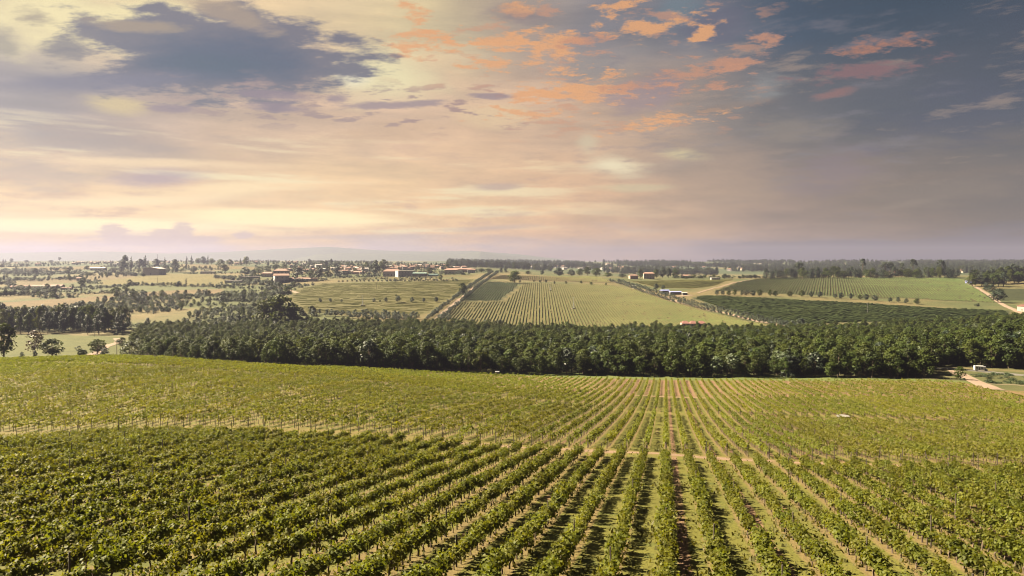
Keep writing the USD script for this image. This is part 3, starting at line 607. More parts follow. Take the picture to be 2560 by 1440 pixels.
DIM = {}
def tree_proto(name, seed, height, width, leafmat, shape='round', nleaf=900, leaf=.62, trunk=.28, nclump=26):
    rng = np.random.default_rng(seed); P = proto(name); DIM[str(P)] = (height, width)
    h0 = height * {'round': .08, 'oak': .12, 'olive': .18, 'cone': .05, 'column': .05, 'umbrella': .5, 'bush': .02, 'open': .2}[shape]
    c, r = [], []
    for k in range(nclump):
        t = (k + rng.random()) / nclump
        if shape == 'cone':
            z = h0 + (height - h0) * t ** .9; R = width / 2 * (1 - t) ** .9 + .25; rr = R * rng.uniform(.35, .55) + .3
        elif shape == 'column':
            z = h0 + (height - h0) * t; R = width / 2 * min(1, 3.2 * (1 - t) + .12) * min(1, .5 + 2 * t); rr = R * .6
        elif shape == 'umbrella':
            z = h0 + (height - h0) * (.25 + .75 * t); R = width / 2 * math.sqrt(max(.05, 1 - (t * .95) ** 2)); rr = width * rng.uniform(.12, .18)
        else:
            z = h0 + (height - h0) * (.12 + .82 * t); q = abs(2 * t - .85) ; R = width / 2 * math.sqrt(max(.08, 1 - min(q, 1.1) ** 2 * .8)); rr = width * rng.uniform(.13, .23)
        a = rng.uniform(0, 2 * np.pi); d = max(0, R - rr * .75) * math.sqrt(rng.uniform(.25, 1))
        c.append((d * math.cos(a), d * math.sin(a), min(z, height - rr * .7))); r.append(rr)
    c, r = np.array(c), np.array(r)
    lf = clumps(rng, c, r, nleaf, leaf, .85 if shape != 'umbrella' else .6)
    lf[..., 2] = np.maximum(lf[..., 2], .05)
    quads(str(P) + '/crown', lf, leafmat)
    tb = MB(); lean = rng.normal(0, .04 * height, 2)
    tb.tube([(0, 0, -.6), (lean[0] * .1, lean[1] * .1, h0 * .5), (lean[0] * .4, lean[1] * .4, h0 + height * .12), (lean[0] * .5, lean[1] * .5, height * .72)], [trunk * 1.25, trunk, trunk * .8, trunk * .25], 6)
    for k in rng.choice(nclump, min(7, nclump), replace=False):
        e = c[k]; s = np.array([lean[0] * .3, lean[1] * .3, h0 * .8 + .15 * e[2]])
        if e[2] > s[2]: tb.tube([s, (s + e) / 2 + np.array([0, 0, -.1 * height * .3]), e], [trunk * .5, trunk * .35, trunk * .12], 5)
    tb.build(str(P) + '/trunk', M['bark'])
    return P

OAKS = [tree_proto(f'oak_{chr(97 + k)}', 100 + k, h, w, M['oak'], s, n, l) for k, (h, w, s, n, l) in enumerate([(13, 9, 'oak', 1150, .75), (14.5, 8.5, 'round', 1150, .75), (12, 9.5, 'round', 1150, .75), (15, 9, 'oak', 1200, .75), (11, 8, 'oak', 950, .75), (13.5, 7.2, 'round', 950, .75), (12.5, 8.6, 'open', 950, .78)])]
OLIVES = [tree_proto(f'olive_{chr(97 + k)}', 200 + k, h, w, M['olive'], 'olive', 420, .6, .25, 12) for k, (h, w) in enumerate([(5.6, 6.0), (6.4, 6.6), (5.0, 5.4)])]
DARKS = [tree_proto('dark_round_a', 300, 13, 10, M['evergreen'], 'round', 900, .95, .3), tree_proto('dark_round_b', 301, 16, 11, M['evergreen'], 'oak', 1000, 1.0, .35), tree_proto('dark_round_c', 303, 11, 9, M['oak'], 'round', 800, .9, .3)]
CONES = [tree_proto('conifer_a', 310, 18, 8, M['evergreen'], 'cone', 800, .9, .28, 30), tree_proto('conifer_b', 311, 15, 6, M['evergreen'], 'cone', 650, .85, .25, 26)]
CYPRESS = [tree_proto('cypress_a', 320, 14, 3.0, M['evergreen'], 'column', 600, .6, .2, 22)]
PINES = [tree_proto('umbrella_pine_a', 330, 16, 13, M['evergreen'], 'umbrella', 800, 1.0, .32, 20), tree_proto('umbrella_pine_b', 331, 20, 11, M['evergreen'], 'umbrella', 700, 1.0, .32, 16)]
PALES = [tree_proto('pale_tree_a', 340, 12, 9, M['pale_tree'], 'open', 700, .9, .25), tree_proto('pale_tree_b', 341, 14, 10, M['pale_tree'], 'round', 800, .95, .3)]
SHRUBS = [tree_proto(f'shrub_{chr(97 + k)}', 350 + k, h, w, M['shrub'], 'bush', 220, .6, .1, 8) for k, (h, w) in enumerate([(3.0, 4.6), (4.2, 5.0), (2.2, 3.4)])]
RUSTY = [tree_proto('rusty_tree_a', 360, 13, 8, M['rusty'], 'open', 700, .7, .25)]
PALMS = None

def grow(protos, name, label, cat, xy, scale=1.0, group=None, rng=RNG, sink=.15, k=None, sc=None):
    p = protos[int(rng.integers(len(protos)))] if k is None else protos[k]
    z = float(ground(xy[0], xy[1]))
    s = scale * (rng.uniform(.88, 1.14) if sc is None else 1.0)
    s3 = (s * rng.uniform(.92, 1.08), s * rng.uniform(.92, 1.08), s) if sc is None else tuple(np.array(sc) * scale)
    return copy(p, name, label, cat, (xy[0], xy[1], z - sink), rng.uniform(0, 6.28), s3, group)

# ------------------------------------------------------------------ vines
def vine_proto(name, seed, n=280, leaf=.18, w=.3, l=.7, z0=.42, z1=1.5, trunk=True):
    rng = np.random.default_rng(seed); P = proto(name)
    nc = 11
    c = np.stack([rng.normal(0, w * .42, nc), rng.uniform(-l, l, nc), rng.uniform(z0 + .2, z1 - .2, nc)], 1); r = rng.uniform(.22, .36, nc)
    lf = clumps(rng, c, r, n - 80, leaf, .9, .3)
    ns = 9; sx, sy = rng.normal(0, w * .7, ns), rng.uniform(-l, l, ns); sh = rng.uniform(.12, .5, ns); lx, ly = rng.normal(0, .14, ns), rng.normal(0, .22, ns)     # shoots that stand out of the top
    k = rng.integers(ns, size=80); t = rng.random(80)
    tip = np.stack([sx[k] + lx[k] * t + rng.normal(0, .06, 80), sy[k] + ly[k] * t + rng.normal(0, .06, 80), z1 - .22 + sh[k] * t * 1.3 + rng.normal(0, .03, 80)], 1)
    lf = np.concatenate([lf, leaf_quads(tip, np.tile([0, 0, 1.], (80, 1)), leaf * .82, rng, jitter=.9)])
    quads(str(P) + '/foliage', lf, M['vine'])
    tb = MB(); b = rng.normal(0, .05, 4)
    tb.tube([(0, 0, -.15), (b[0], b[1], .3), (b[2], b[3], .55), (b[2], b[3] + .05, .75)], [.055, .042, .04, .03], 5)
    tb.tube([(b[2], b[3] - .6, .74), (b[2], b[3], .7), (b[2], b[3] + .6, .74)], [.018, .03, .018], 4)
    tb.build(str(P) + '/trunk', M['bark'])
    return P
VINES = [vine_proto(f'vine_{chr(97 + k)}', 400 + k, 300 if k < 7 else 220, w=.18 if k % 2 else .27, z1=1.08 + .09 * (k % 3)) for k in range(10)]
P_ = proto('vine_post'); MB().tube([(0, 0, -.4), (0, 0, 1.0), (.02, .01, 1.75)], [.05, .045, .04], 6).build(str(P_) + '/shaft', M['post'])

LANE = 2.5
BLOCKS = [('A', 20.0, 82.4), ('B', 89.6, 165.6), ('C', 172.4, 226.2), ('D', 231.2, 302.5)]
BNAME = {'A': 'nearest block', 'B': 'second block', 'C': 'third block', 'D': 'striped block before the forest'}
def ordn(k): return f'{k}' + ('th' if 10 <= k % 100 <= 20 else {1: 'st', 2: 'nd', 3: 'rd'}.get(k % 10, 'th'))
def seen_span(u, v0, v1, lim=.83):
    vs = np.arange(v0, v1, .5); X, Y = uv2xy(np.full_like(vs, u), vs).T
    ok = (np.abs(X / Y) < lim) & (Y > 18); return (vs[ok][0], vs[ok][-1]) if ok.any() else None
cand = []
for b, v0, v1 in BLOCKS:
    for k in range(-125, 46):
        u = k * LANE
        if b == 'A' and abs(u) > 110: continue
        if b == 'D' and (u < -150 or u > 112): continue
        if b in 'BC' and u > 130: continue
        if b == 'C' and u < -300: continue
        s = seen_span(u, v0, v1)
        if s and s[1] - s[0] > 3:
            ts = np.linspace(s[0], s[1], 12); X, Y = uv2xy(np.full_like(ts, u), ts).T
            size = (s[1] - s[0]) * np.mean(1 / Y ** 2) * (np.abs(X / Y) < .76).mean()
            cand.append((size, b, k, s))
cand.sort(reverse=True)
rows_big, rows_rest = cand[:295], cand[295:]
def row_label(b, k):
    side = 'left of' if k < 0 else 'right of'
    if k in (-1, 0):
        return f'{"tall leafy" if b in "AB" else "thin"} vine row just {side} the straight middle lane, {BNAME[b]}'
    return f'{ordn(-k if k < 0 else k + 1)} vine row {side} the straight middle lane, {BNAME[b]}'

def row_leaves(rng, u, v0, v1, per_m, leaf, w, z0, z1, gap=.05):
    L = v1 - v0; n = int(L * per_m)
    vs = rng.uniform(v0, v1, n)
    lump = meshkit.noise(np.stack([vs * .55, np.full(n, u * 3.1), 0 * vs], -1), 21); keep = lump > .27; vs, lump = vs[keep], lump[keep]; n = len(vs)
    a = rng.uniform(-.35, np.pi + .35, n); hh = (z1 - z0) * (.55 + .85 * lump)
    du = np.cos(a) * w * (.7 + .6 * lump); dz = z0 + (np.sin(a) * .5 + .5) * hh + rng.normal(0, .08, n)
    s = rng.random(n) < .30
    du = np.where(s, rng.normal(0, w * .75, n), du); dz = np.where(s, z0 + hh * rng.uniform(.85, 1.32, n), dz)
    p = uv2xy(u + du, vs); z = ground(p[:, 0], p[:, 1]) + np.maximum(dz, .1)
    nr = np.stack([np.cos(a) * DIRU[0], np.cos(a) * DIRU[1], np.sin(a)], 1)
    return np.concatenate([leaf_quads(np.column_stack([p, z])[~s], nr[~s], leaf, rng), leaf_quads(np.column_stack([p, z])[s], np.tile([0, 0, 1.], (int(s.sum()), 1)), leaf * .85, rng, jitter=.9)])
SPEC = {'B': (44, .28, .27, .35, 1.3), 'C': (28, .35, .28, .35, 1.22), 'D': (12, .42, .26, .3, 1.0)}
def stems(rng, u, v0, v1, gap):
    mb = MB()
    for v in np.arange(v0 + .4, v1, gap):
        x, y = uv2xy(u + rng.normal(0, .05), v); z = float(ground(x, y)); mb.tube([(x, y, z - .1), (x + rng.normal(0, .05), y, z + .75)], [.05, .035], 4)
    return mb
vrng = np.random.default_rng(77)
nv = 0
order = sorted(rows_big, key=lambda c: (c[1], c[2]))
for size, b, k, (v0, v1) in order:
    u = k * LANE; x0, y0 = uv2xy(u, v0)
    z0 = float(ground(x0, y0))
    t = thing('vine_row', row_label(b, k), 'vine row', (0, 0, 0), 0, 'rows of grapevines on the near hillside')
    tp = str(t.GetPath())
    if b == 'A':
        v = v0 + .3
        while v < v1 - .2:
            lump = meshkit.noise(np.array([v * .35, u * 2.3, 0.]), 31)
            if vrng.random() > .03:
                x, y = uv2xy(u + vrng.normal(0, .06), v); s = vrng.uniform(.85, 1.1) * (.88 + .26 * float(lump)); sx = 1.0 if u > -20 else .92
                copy(VINES[int(vrng.integers(len(VINES)))], 'vine', None, None, (x, y, float(ground(x, y)) - .05), -TH + (math.pi if vrng.random() < .5 else 0) + vrng.normal(0, .12), (s * sx * vrng.uniform(.9, 1.15), s, s * vrng.uniform(.92, 1.1)), parent=tp); nv += 1
            v += vrng.uniform(.92, 1.12)
    else:
        quads(f'{tp}/foliage', row_leaves(vrng, u, v0, v1, *SPEC[b]), M['vine'] if b == 'B' else M['vine_far'])
        tag(stage.GetPrimAtPath(f'{tp}/foliage'), kind='stuff')
        if b in 'BC':
            ms = stems(vrng, u, v0, v1, 1.1 if b == 'B' else 2.2).build(f'{tp}/trunks', M['bark']); tag(ms, kind='stuff')
    vs = [v0 if v0 > 21 else None, v1] + list(np.arange(math.ceil(v0 / 22) * 22 - 6 * (k % 3), v1 - 3, 22.0) if b in 'AB' else [])
    for v in vs:
        if v is None: continue
        x, y = uv2xy(u, v); copy(P_, 'post', None, None, (x, y, float(ground(x, y))), vrng.uniform(0, 6), (1, 1, vrng.uniform(.85, 1.1)), parent=tp)
allq = [row_leaves(vrng, k * LANE, v0, v1, *SPEC[b]) for size, b, k, (v0, v1) in rows_rest if b != 'A']
if allq:
    tag(quads('/World/vine_rows_beyond', np.concatenate(allq), M['vine_far']), 'further rows of grapevines along the crest and edges of the near hillside', 'vine rows', None, 'stuff')

# grass and weeds in the lanes and along the tracks, close by
gr = np.random.default_rng(5)
def weeds():
    n = 22000
    Z = np.exp(gr.uniform(math.log(26), math.log(105), n * 2)); X = Z * gr.uniform(-.8, .8, n * 2)
    uu = X * DIRU[0] + Z * DIRU[1]; vv = X * DIRV[0] + Z * DIRV[1]
    d = meshkit.fbm(np.stack([X / 3, Z / 3, 0 * X], -1), 3, 8)
    f = (uu / LANE) % 1
    ok = (d + gr.normal(0, .08, n * 2) > .5) & (vv > 18) & ((f < .2) | (f > .62) | (gr.random(n * 2) < .35))
    X, Z = X[ok][:n], Z[ok][:n]; z = ground(X, Z); m = len(X)
    a = gr.uniform(0, 6.28, m); h = gr.uniform(.06, .26, m); wd = gr.uniform(.04, .10, m)
    b = np.stack([X, Z, z - .02], 1); s = np.stack([np.cos(a), np.sin(a), 0 * a], 1); up = np.stack([gr.normal(0, .3, m) * h, gr.normal(0, .3, m) * h, h], 1)
    q = np.stack([b - s * wd[:, None], b + s * wd[:, None], b + up + s * wd[:, None] * .5, b + up - s * wd[:, None] * .7], 1)
    return q
M['weed'] = leafy('weed_leaf', (.07, .07, .014), (.115, .10, .023), (.17, .13, .04), .4, (1.3, 1.2, .6), .7, .2)
tag(quads('/World/weeds', weeds(), M['weed']), 'tufts of dry grass and weeds between the vine rows', 'weeds', None, 'stuff')

# ------------------------------------------------------------------ the forest belt
fr = np.random.default_rng(12)
def forest_points(poly_, sp):
    x0, y0, x1, y1 = poly_.bounds
    gx, gy = np.meshgrid(np.arange(x0, x1, sp), np.arange(y0, y1, sp * .9)); gx[1::2] += sp / 2
    p = np.column_stack([gx.ravel(), gy.ravel()]) + fr.uniform(-.36, .36, (gx.size, 2)) * sp
    return p[shapely.contains_xy(poly_, p[:, 0], p[:, 1])]
fp = forest_points(FOREST.buffer(-2.5), 5.2)
fp = fp[np.abs(fp[:, 0] / fp[:, 1]) < .86]
fsc = .94 * fr.uniform(.64, 1.16, len(fp)) * (1 - .22 * np.clip((-fp[:, 0] / fp[:, 1] - .2) / .3, 0, 1)) * (1 + .25 * np.clip((fp[:, 0] / fp[:, 1] - .66) / .06, 0, 1))
fsc *= 1 - .2 * np.clip((np.hypot(*fp.T) - 420) / 180, 0, 1)
fsc *= .86 + .3 * meshkit.fbm(np.stack([fp[:, 0] / 45, fp[:, 1] / 45, 0 * fp[:, 0]], -1), 2, 4)
WOOD = OAKS + [CONES[1], PALES[0], DARKS[0]]; fid = fr.choice(len(WOOD), len(fp), p=[.13] * 7 + [.02, .04, .03]); frz = fr.uniform(0, 6.28, len(fp)); fz = ground(fp[:, 0], fp[:, 1]) - .2
# how much of each stands clear of the ones before it: the first row along each line of sight
az_ = np.degrees(np.arctan2(fp[:, 0], fp[:, 1])); dist = np.hypot(*fp.T)
front = np.zeros(len(fp)); bins = np.round(az_ / .62).astype(int)
for b_ in np.unique(bins):
    ii = np.where(bins == b_)[0]; ii = ii[np.argsort(dist[ii])]; front[ii] = np.arange(len(ii))
rank = np.argsort(front * 1000 + dist); big = rank[:300]; rest = rank[300:]
def forest_label(i):
    x = CX + F * fp[i][0] / fp[i][1]; kind = ['leafy green tree'] * 7 + ['dark conifer', 'pale loose-crowned tree', 'very dark round tree']
    size = 'small' if fsc[i] < .74 else 'tall' if fsc[i] > .92 else 'middling'
    sec = 'the left end' if x < 560 else 'the left part' if x < 940 else 'left of the lanes' if x < 1290 else 'over the striped lanes' if x < 1700 else 'right of the lanes' if x < 2050 else 'the dark right part' if x < 2345 else 'across the road'
    rk_ = 'foremost' if front[i] == 0 else 'second' if front[i] == 1 else 'third'
    return f'{size} {kind[fid[i]]} in the {rk_} rank of the forest, {sec}'
for i in big:
    copy(WOOD[fid[i]], 'forest_tree', forest_label(i), 'tree', (*fp[i], fz[i]), frz[i], fsc[i] * np.array([1.08, 1.08, .95]), forest_label(i).replace('tree in', 'trees in').replace('conifer in', 'conifers in'))
fo = thing('forest', 'dense mass of green treetops filling the forest belt behind its front trees', 'forest'); tag(fo, kind='stuff')
scatter('/World/forest/treetops', [(f'tree_{chr(97 + k)}', p) for k, p in enumerate(WOOD)], np.column_stack([fp[rest], fz[rest]]), frz[rest], fsc[rest][:, None] * np.array([1.08, 1.08, .95]), fid[rest])

# ------------------------------------------------------------------ vine rows of the far slopes (one mass each: too fine to pick apart)
def far_rows(name, field, vp, spacing, mat, label, h=1.5, w=.7, seg=7.0, seed=3, gap=.1, along=None):
    """jagged hedge-like ridges inside a field; vp: picture column the rows run towards, or along: compass angle"""
    rng = np.random.default_rng(seed); P = FIELD[field]
    a = math.atan((vp - CX) / F) if along is None else math.radians(along)
    d = np.array([math.sin(a), math.cos(a)]); s = np.array([math.cos(a), -math.sin(a)])
    xy = np.array(P.convex_hull.exterior.coords); us, vs = xy @ s, xy @ d; V = []
    inner = P.buffer(-3)
    for u in np.arange(us.min(), us.max(), spacing):
        t = np.arange(vs.min(), vs.max(), seg) + rng.uniform(0, seg); p = u * s + t[:, None] * d
        ok = shapely.contains_xy(inner, p[:, 0], p[:, 1]); ok &= rng.random(len(t)) > gap * .3
        if ok.sum() < 3: continue
        z = ground(p[:, 0], p[:, 1]); hh = h * rng.uniform(.65, 1.2, len(t)); ww = w * rng.uniform(.7, 1.3, len(t))
        l = np.column_stack([p - s * ww[:, None], z - .2]); tl = np.column_stack([p - s * (ww * .55)[:, None], z + hh * .8]); tp = np.column_stack([p + s * rng.normal(0, .15, len(t))[:, None], z + hh]); tr = np.column_stack([p + s * (ww * .55)[:, None], z + hh * .8]); r = np.column_stack([p + s * ww[:, None], z - .2])
        k = np.where(ok[:-1] & ok[1:])[0]
        for A, B in ((l, tl), (tl, tp), (tp, tr), (tr, r)): V.append(np.stack([A[k], A[k + 1], B[k + 1], B[k]], 1))
    tag(quads(f'/World/{name}', np.concatenate(V)[:, ::-1], mat), label, 'vine rows', None, 'stuff')
def hedge_mat(name, a, b):
    g = G_(); pos = g.node('geometry') + '.position'
    n = g.noise(pos, .35, 4, .65); n2 = g.noise(pos, .02, 3, .5)
    c = g.mix(g.step(g.add(g.mul(n, .6), g.mul(n2, .5)), .4, .72), tuple(np.array(a) * ALB), tuple(np.array(b) * ALB))
    p = g.node('principled_bsdf', {'roughness': .8, 'specular_ior_level': .1}, base_color=c); t = g.node('translucent_bsdf', {}, color=g.mix(1.0, c, (1.3, 1.15, .6), 'multiply'))
    s = g.node('mix_closure', {'fac': .25}, closure1=p + '.BSDF', closure2=t + '.BSDF')
    return usdkit.material(stage, f'/World/Looks/{name}', g.n, g.l, surface=s + '.closure')
M['hedge_yellow'] = hedge_mat('hill_vines', (.05, .058, .017), (.092, .094, .03))
M['hedge_hill'] = hedge_mat('hill_field_vines', (.045, .056, .016), (.08, .086, .027))
M['hedge_dark'] = hedge_mat('dark_block_vines', (.024, .038, .012), (.042, .058, .018))
M['hedge_pale'] = hedge_mat('pale_vines', (.075, .078, .022), (.11, .106, .033))
M['hedge_green'] = hedge_mat('green_vines', (.034, .052, .015), (.066, .086, .026))
far_rows('hill_vine_rows', 'centre_hill', 1349, 3.5, M['hedge_hill'], 'long parallel vine rows combing the sunlit hill field beyond the forest', h=1.0, w=.6, seed=3)
far_rows('green_block_rows', 'hill_green', 1349, 3.5, M['hedge_dark'], 'darker green vine rows of the small block at the top left of the hill field', h=1.2, w=.75, seed=9)
far_rows('strip_vine_rows', 'top_strip', 1349, 3.6, M['hedge_yellow'], 'short pale vine rows on the strip along the top of the hill field', seed=4)
far_rows('striped_vine_rows', 'upper_right', 2075, 4.0, M['hedge_green'], 'green vine rows with brown soil between on the upper right slope', h=1.2, w=.8, seed=5)
far_rows('green_vine_rows', 'dark_right', 0, 3.0, M['hedge_green'], 'dense dark green vine rows of the lower right slope', h=1.3, w=.8, seed=6, along=62, seg=5)
far_rows('meadow_vine_rows', 'left_meadow', 0, 3.4, M['hedge_pale'], 'fine pale vine rows across the broad field left of the olive track', h=.4, w=.9, seed=7, along=74, seg=9, gap=.8)
far_rows('back_vine_rows', 'mid_right', 0, 3.6, M['hedge_pale'], 'pale vine rows on the field behind the white farmhouse', h=.6, w=.9, seed=8, along=70, seg=9)

# ------------------------------------------------------------------ trees one by one
KINDS = {'oak': OAKS, 'dark': DARKS, 'cone': CONES, 'cyp': CYPRESS, 'pine': PINES, 'pale': PALES, 'olive': OLIVES, 'shrub': SHRUBS, 'rusty': RUSTY}
PH = {}
def plant(name, label, kind, x, y, hpx, wpx=None, group=None, Z=None, zmin=330., rng=RNG, cat='tree'):
    p = at(x, Z) if Z else pick(x, y, zmin); Zd = p[1]
    protos = KINDS[kind]; k = int(rng.integers(len(protos))); h, w = DIM[str(protos[k])]
    sz = hpx * pxm(Zd) / h; sx = wpx * pxm(Zd) / w if wpx else sz * rng.uniform(.9, 1.15)
    return copy(protos[k], name, label, cat, (p[0], p[1], p[2] - .2), rng.uniform(0, 6.28), (sx, sx, sz), group)

# meadow on the lower left
for a in [('leafy_tree', 'tall dark leafy tree at the left edge of the picture behind the vines', 'dark', 10, 0, 88, 62, 330), ('bare_tree', 'rusty thin-leaved tall tree beside the tall dark tree on the left', 'rusty', 85, 0, 68, 46, 338),
          ('round_tree', 'broad round rust-green tree right of the thin rusty tree', 'oak', 130, 0, 47, 58, 338), ('small_bush', 'small bush between the two big trees on the left meadow', 'shrub', 52, 0, 16, 18, 335), ('small_bush', 'dark upright bush under the rusty tree', 'dark', 87, 0, 20, 14, 330),
          ('small_bush', 'small grey-green bush in the middle of the pale meadow', 'shrub', 196, 0, 16, 20, 395), ('round_bush', 'bright green round bush below the dark tree on the meadow', 'shrub', 204, 0, 18, 26, 345), ('dark_tree', 'dark round-headed tree beside the winding pale track', 'dark', 243, 0, 38, 46, 372),
          ('dark_bush', 'dark bush touching the foot of the round tree by the track', 'dark', 262, 0, 20, 22, 362), ('young_tree', 'loose light green young tree at the left end of the forest', 'pale', 324, 0, 44, 48, 338), ('young_tree', 'small light green tree at the bend of the winding track', 'oak', 305, 0, 26, 30, 440),
          ('bushy_tree', 'small tree right of the loose light green young tree', 'oak', 352, 0, 22, 26, 345)]:
    plant(a[0], a[1], a[2], a[3], a[4], a[5], a[6], Z=a[7])
# dark belt behind the meadow
rb = np.random.default_rng(41)
for k in range(50):
    x = -30 + k * 7.0 + rb.normal(0, 3); Z = 585 + 20 * (k % 3) + rb.normal(0, 7)
    plant('belt_tree', f'{ordn(k + 1)} dark tree from the left in the shaded belt behind the pale meadow', 'dark' if rb.random() < .8 else 'oak', x, 0, rb.uniform(50, 66), rb.uniform(24, 36), 'dark trees of the belt behind the left meadow', Z=Z, rng=rb)
plant('conifer', 'dark pointed conifer at the right end of the belt behind the meadow', 'cone', 294, 0, 58, 26, Z=575)
plant('conifer', 'dark pointed conifer rising in the middle of the meadow belt', 'cone', 160, 0, 74, 30, Z=600)
# the big clump left of the forest's back edge
for a in [('great_tree', 'huge round dark tree standing above the forest on its left', 'dark', 702, 78, 86, 650), ('great_tree', 'left shoulder of the great round tree clump, a broad dark tree', 'dark', 660, 62, 60, 655), ('great_tree', 'dark tree at the right side of the great round clump', 'oak', 735, 50, 44, 650),
          ('great_tree', 'middle tree of the great round clump, behind the largest', 'oak', 685, 72, 60, 668), ('pointed_tree', 'small dark pointed tree left of the great round clump', 'cone', 598, 46, 26, 650), ('dark_bush', 'dark low tree beside the small pointed tree', 'dark', 612, 26, 34, 640), ('dark_bush', 'dark low tree left of the small pointed tree', 'dark', 578, 30, 32, 650),
          ('grey_bush', 'grey-green olive bush at the right foot of the great clump', 'olive', 752, 22, 32, 655)]:
    plant(a[0], a[1], a[2], a[3], 0, a[4], a[5], Z=a[6])
# rough slope on the left: scattered bushes and little trees
rs = np.random.default_rng(43)
rough = outline([(0, 780), (130, 772), (300, 748), (420, 740), (560, 737), (700, 742), (640, 0, 660), (430, 0, 650), (330, 0, 610), (0, 0, 620)], 400)
spots = []
for p in forest_points(rough, 8.6):
    if meshkit.fbm(np.array([p[0] / 60, p[1] / 60, 0.]), 3, 6) < .40 or abs(p[0] / p[1]) > .82: continue
    kd = rs.choice(['shrub', 'oak', 'olive', 'dark', 'pale'], p=[.46, .17, .20, .05, .12]); hp = {'shrub': 3.4, 'oak': 6, 'olive': 4.6, 'dark': 6.5, 'pale': 5.5}[kd]
    protos = KINDS[kd]; kk = int(rs.integers(len(protos))); s = hp / DIM[str(protos[kk])][0] * rs.uniform(.6, 1.45)
    spots.append((hp * s / p[1] * DIM[str(protos[kk])][0], protos[kk], p, s, rs.uniform(0, 6.28), rs.uniform(.9, 1.5)))
spots.sort(key=lambda q: -q[0])
for _, pr, p, s, r_, wx in spots[:285]:
    kn = str(pr); kn = 'spreading scrubby bush' if 'shrub' in kn else 'grey-green olive bush' if 'olive' in kn else 'very dark little tree' if 'dark' in kn else 'pale loose little tree' if 'pale' in kn else 'green little tree'
    px_ = CX + F * p[0] / p[1]; where = 'at the left edge' if px_ < 110 else 'behind the dark belt' if px_ < 310 else 'above the forest left end' if px_ < 480 else 'beside the great round clump'
    lb_ = f'{"large" if s * DIM[str(pr)][0] > 6 else "small"} {kn} on the rough slope {where}'
    copy(pr, 'slope_bush', lb_, 'bush', (p[0], p[1], float(ground(*p)) - .2), r_, (s * wx, s, s), lb_)
sc_ = thing('slope_scrub', 'low scrub filling in between the bushes of the rough left slope', 'scrub'); tag(sc_, kind='stuff')
uniq = sorted({str(q[1]) for q in spots}); rest_ = spots[285:]
scatter('/World/slope_scrub/bushes', [(f'bush_{chr(97 + k)}', Sdf.Path(u_)) for k, u_ in enumerate(uniq)], np.array([(q[2][0], q[2][1], float(ground(*q[2])) - .2) for q in rest_]), np.array([q[4] for q in rest_]), np.array([(q[3] * q[5], q[3], q[3]) for q in rest_]), np.array([uniq.index(str(q[1])) for q in rest_]))
for k, (x, h) in enumerate([(308, 17), (330, 21), (356, 20), (385, 17)]):
    plant('clipped_tree', ['smallest round dark tree at the left of a row of four', 'tallest round dark tree in the row of four, second from left', 'third round dark tree in the row of four beside the tan field', 'last round dark tree at the right of the row of four'][k], 'dark', x, 744, h, 14 + k % 2 * 2, zmin=700)
plant('cypress', 'lone thin dark cypress beside the tan field', 'cyp', 465, 716, 21, 5, zmin=700); plant('round_tree', 'round tree just left of the lone cypress', 'dark', 447, 717, 15, 14, zmin=700)
def line_of(name, label, kind, line, n, h, w=None, group=None, jit=1.5, seed=1, cat='tree', zmin=600.):
    r = np.random.default_rng(seed); xs = np.interp(np.linspace(0, 1, n), np.linspace(0, 1, len(line)), [p[0] for p in line]); ys = np.interp(np.linspace(0, 1, n), np.linspace(0, 1, len(line)), [p[1] for p in line])
    for i_, (x, y) in enumerate(zip(xs, ys)):
        kd = kind if isinstance(kind, str) else kind[int(r.integers(len(kind)))]
        plant(name, f'{ordn(i_ + 1)} ' + label.replace(' in ', ' from left in ', 1), kd, x + r.normal(0, jit), y + r.normal(0, jit * .25), h * r.uniform(.7, 1.25), w * r.uniform(.8, 1.25) if w else None, group, zmin=zmin, rng=r, cat=cat)
line_of('hedge_bush', 'bush in the broken hedge under the tan band on the left', ['shrub', 'dark', 'oak'], [(0, 741), (60, 738), (140, 734)], 22, 14, 16, 'hedge under the left farm roofs', 2, 51, 'bush')
line_of('hedge_bush', 'bush in the hedge above the tan field on the left', ['shrub', 'dark', 'shrub'], [(165, 731), (250, 722), (330, 714), (420, 713), (560, 721), (690, 722)], 58, 8, 11, 'hedge above the tan field', 3, 52, 'bush')
line_of('orchard_tree', 'small round orchard tree in the lower spaced row on the left slope', 'shrub', [(36, 691), (130, 689)], 11, 7, 8, 'orchard trees on the far left slope', .6, 53)
line_of('orchard_tree', 'small round orchard tree in the upper spaced row on the left slope', 'shrub', [(60, 684), (150, 681)], 9, 6, 7, 'orchard trees on the far left slope', .6, 54)
line_of('hillside_bush', 'greyish bush in the hedge below the orchard rows', ['shrub', 'dark', 'olive'], [(0, 700), (80, 702), (190, 699)], 30, 8, 12, 'patchwork hedges on the far left', 3, 55, 'bush')
line_of('hillside_bush', 'greyish bush in the highest hedge on the far left', ['shrub', 'olive'], [(0, 678), (90, 676), (180, 672)], 24, 6, 12, 'patchwork hedges on the far left', 3, 56, 'bush')
line_of('hillside_bush', 'greyish bush in the hedge climbing past the pink farms', ['shrub', 'dark'], [(0, 710), (60, 726), (140, 722)], 26, 10, 13, 'patchwork hedges on the far left', 4, 57, 'bush')
line_of('hillside_bush', 'greyish bush in the hedge left of the white barn', ['shrub', 'dark'], [(210, 690), (300, 687), (360, 690)], 22, 8, 13, 'patchwork hedges on the far left', 3, 58, 'bush')
line_of('garden_bush', 'bush in the upper garden below the long white farm building', ['shrub', 'olive', 'dark'], [(540, 694), (580, 700), (640, 712), (700, 716)], 46, 9, 12, 'garden bushes below the white farm buildings', 4, 59, 'bush')
line_of('garden_bush', 'bush in the lower garden below the long white farm building', ['shrub', 'olive'], [(600, 702), (650, 706), (690, 712)], 22, 9, 12, 'garden bushes below the white farm buildings', 4, 60, 'bush')
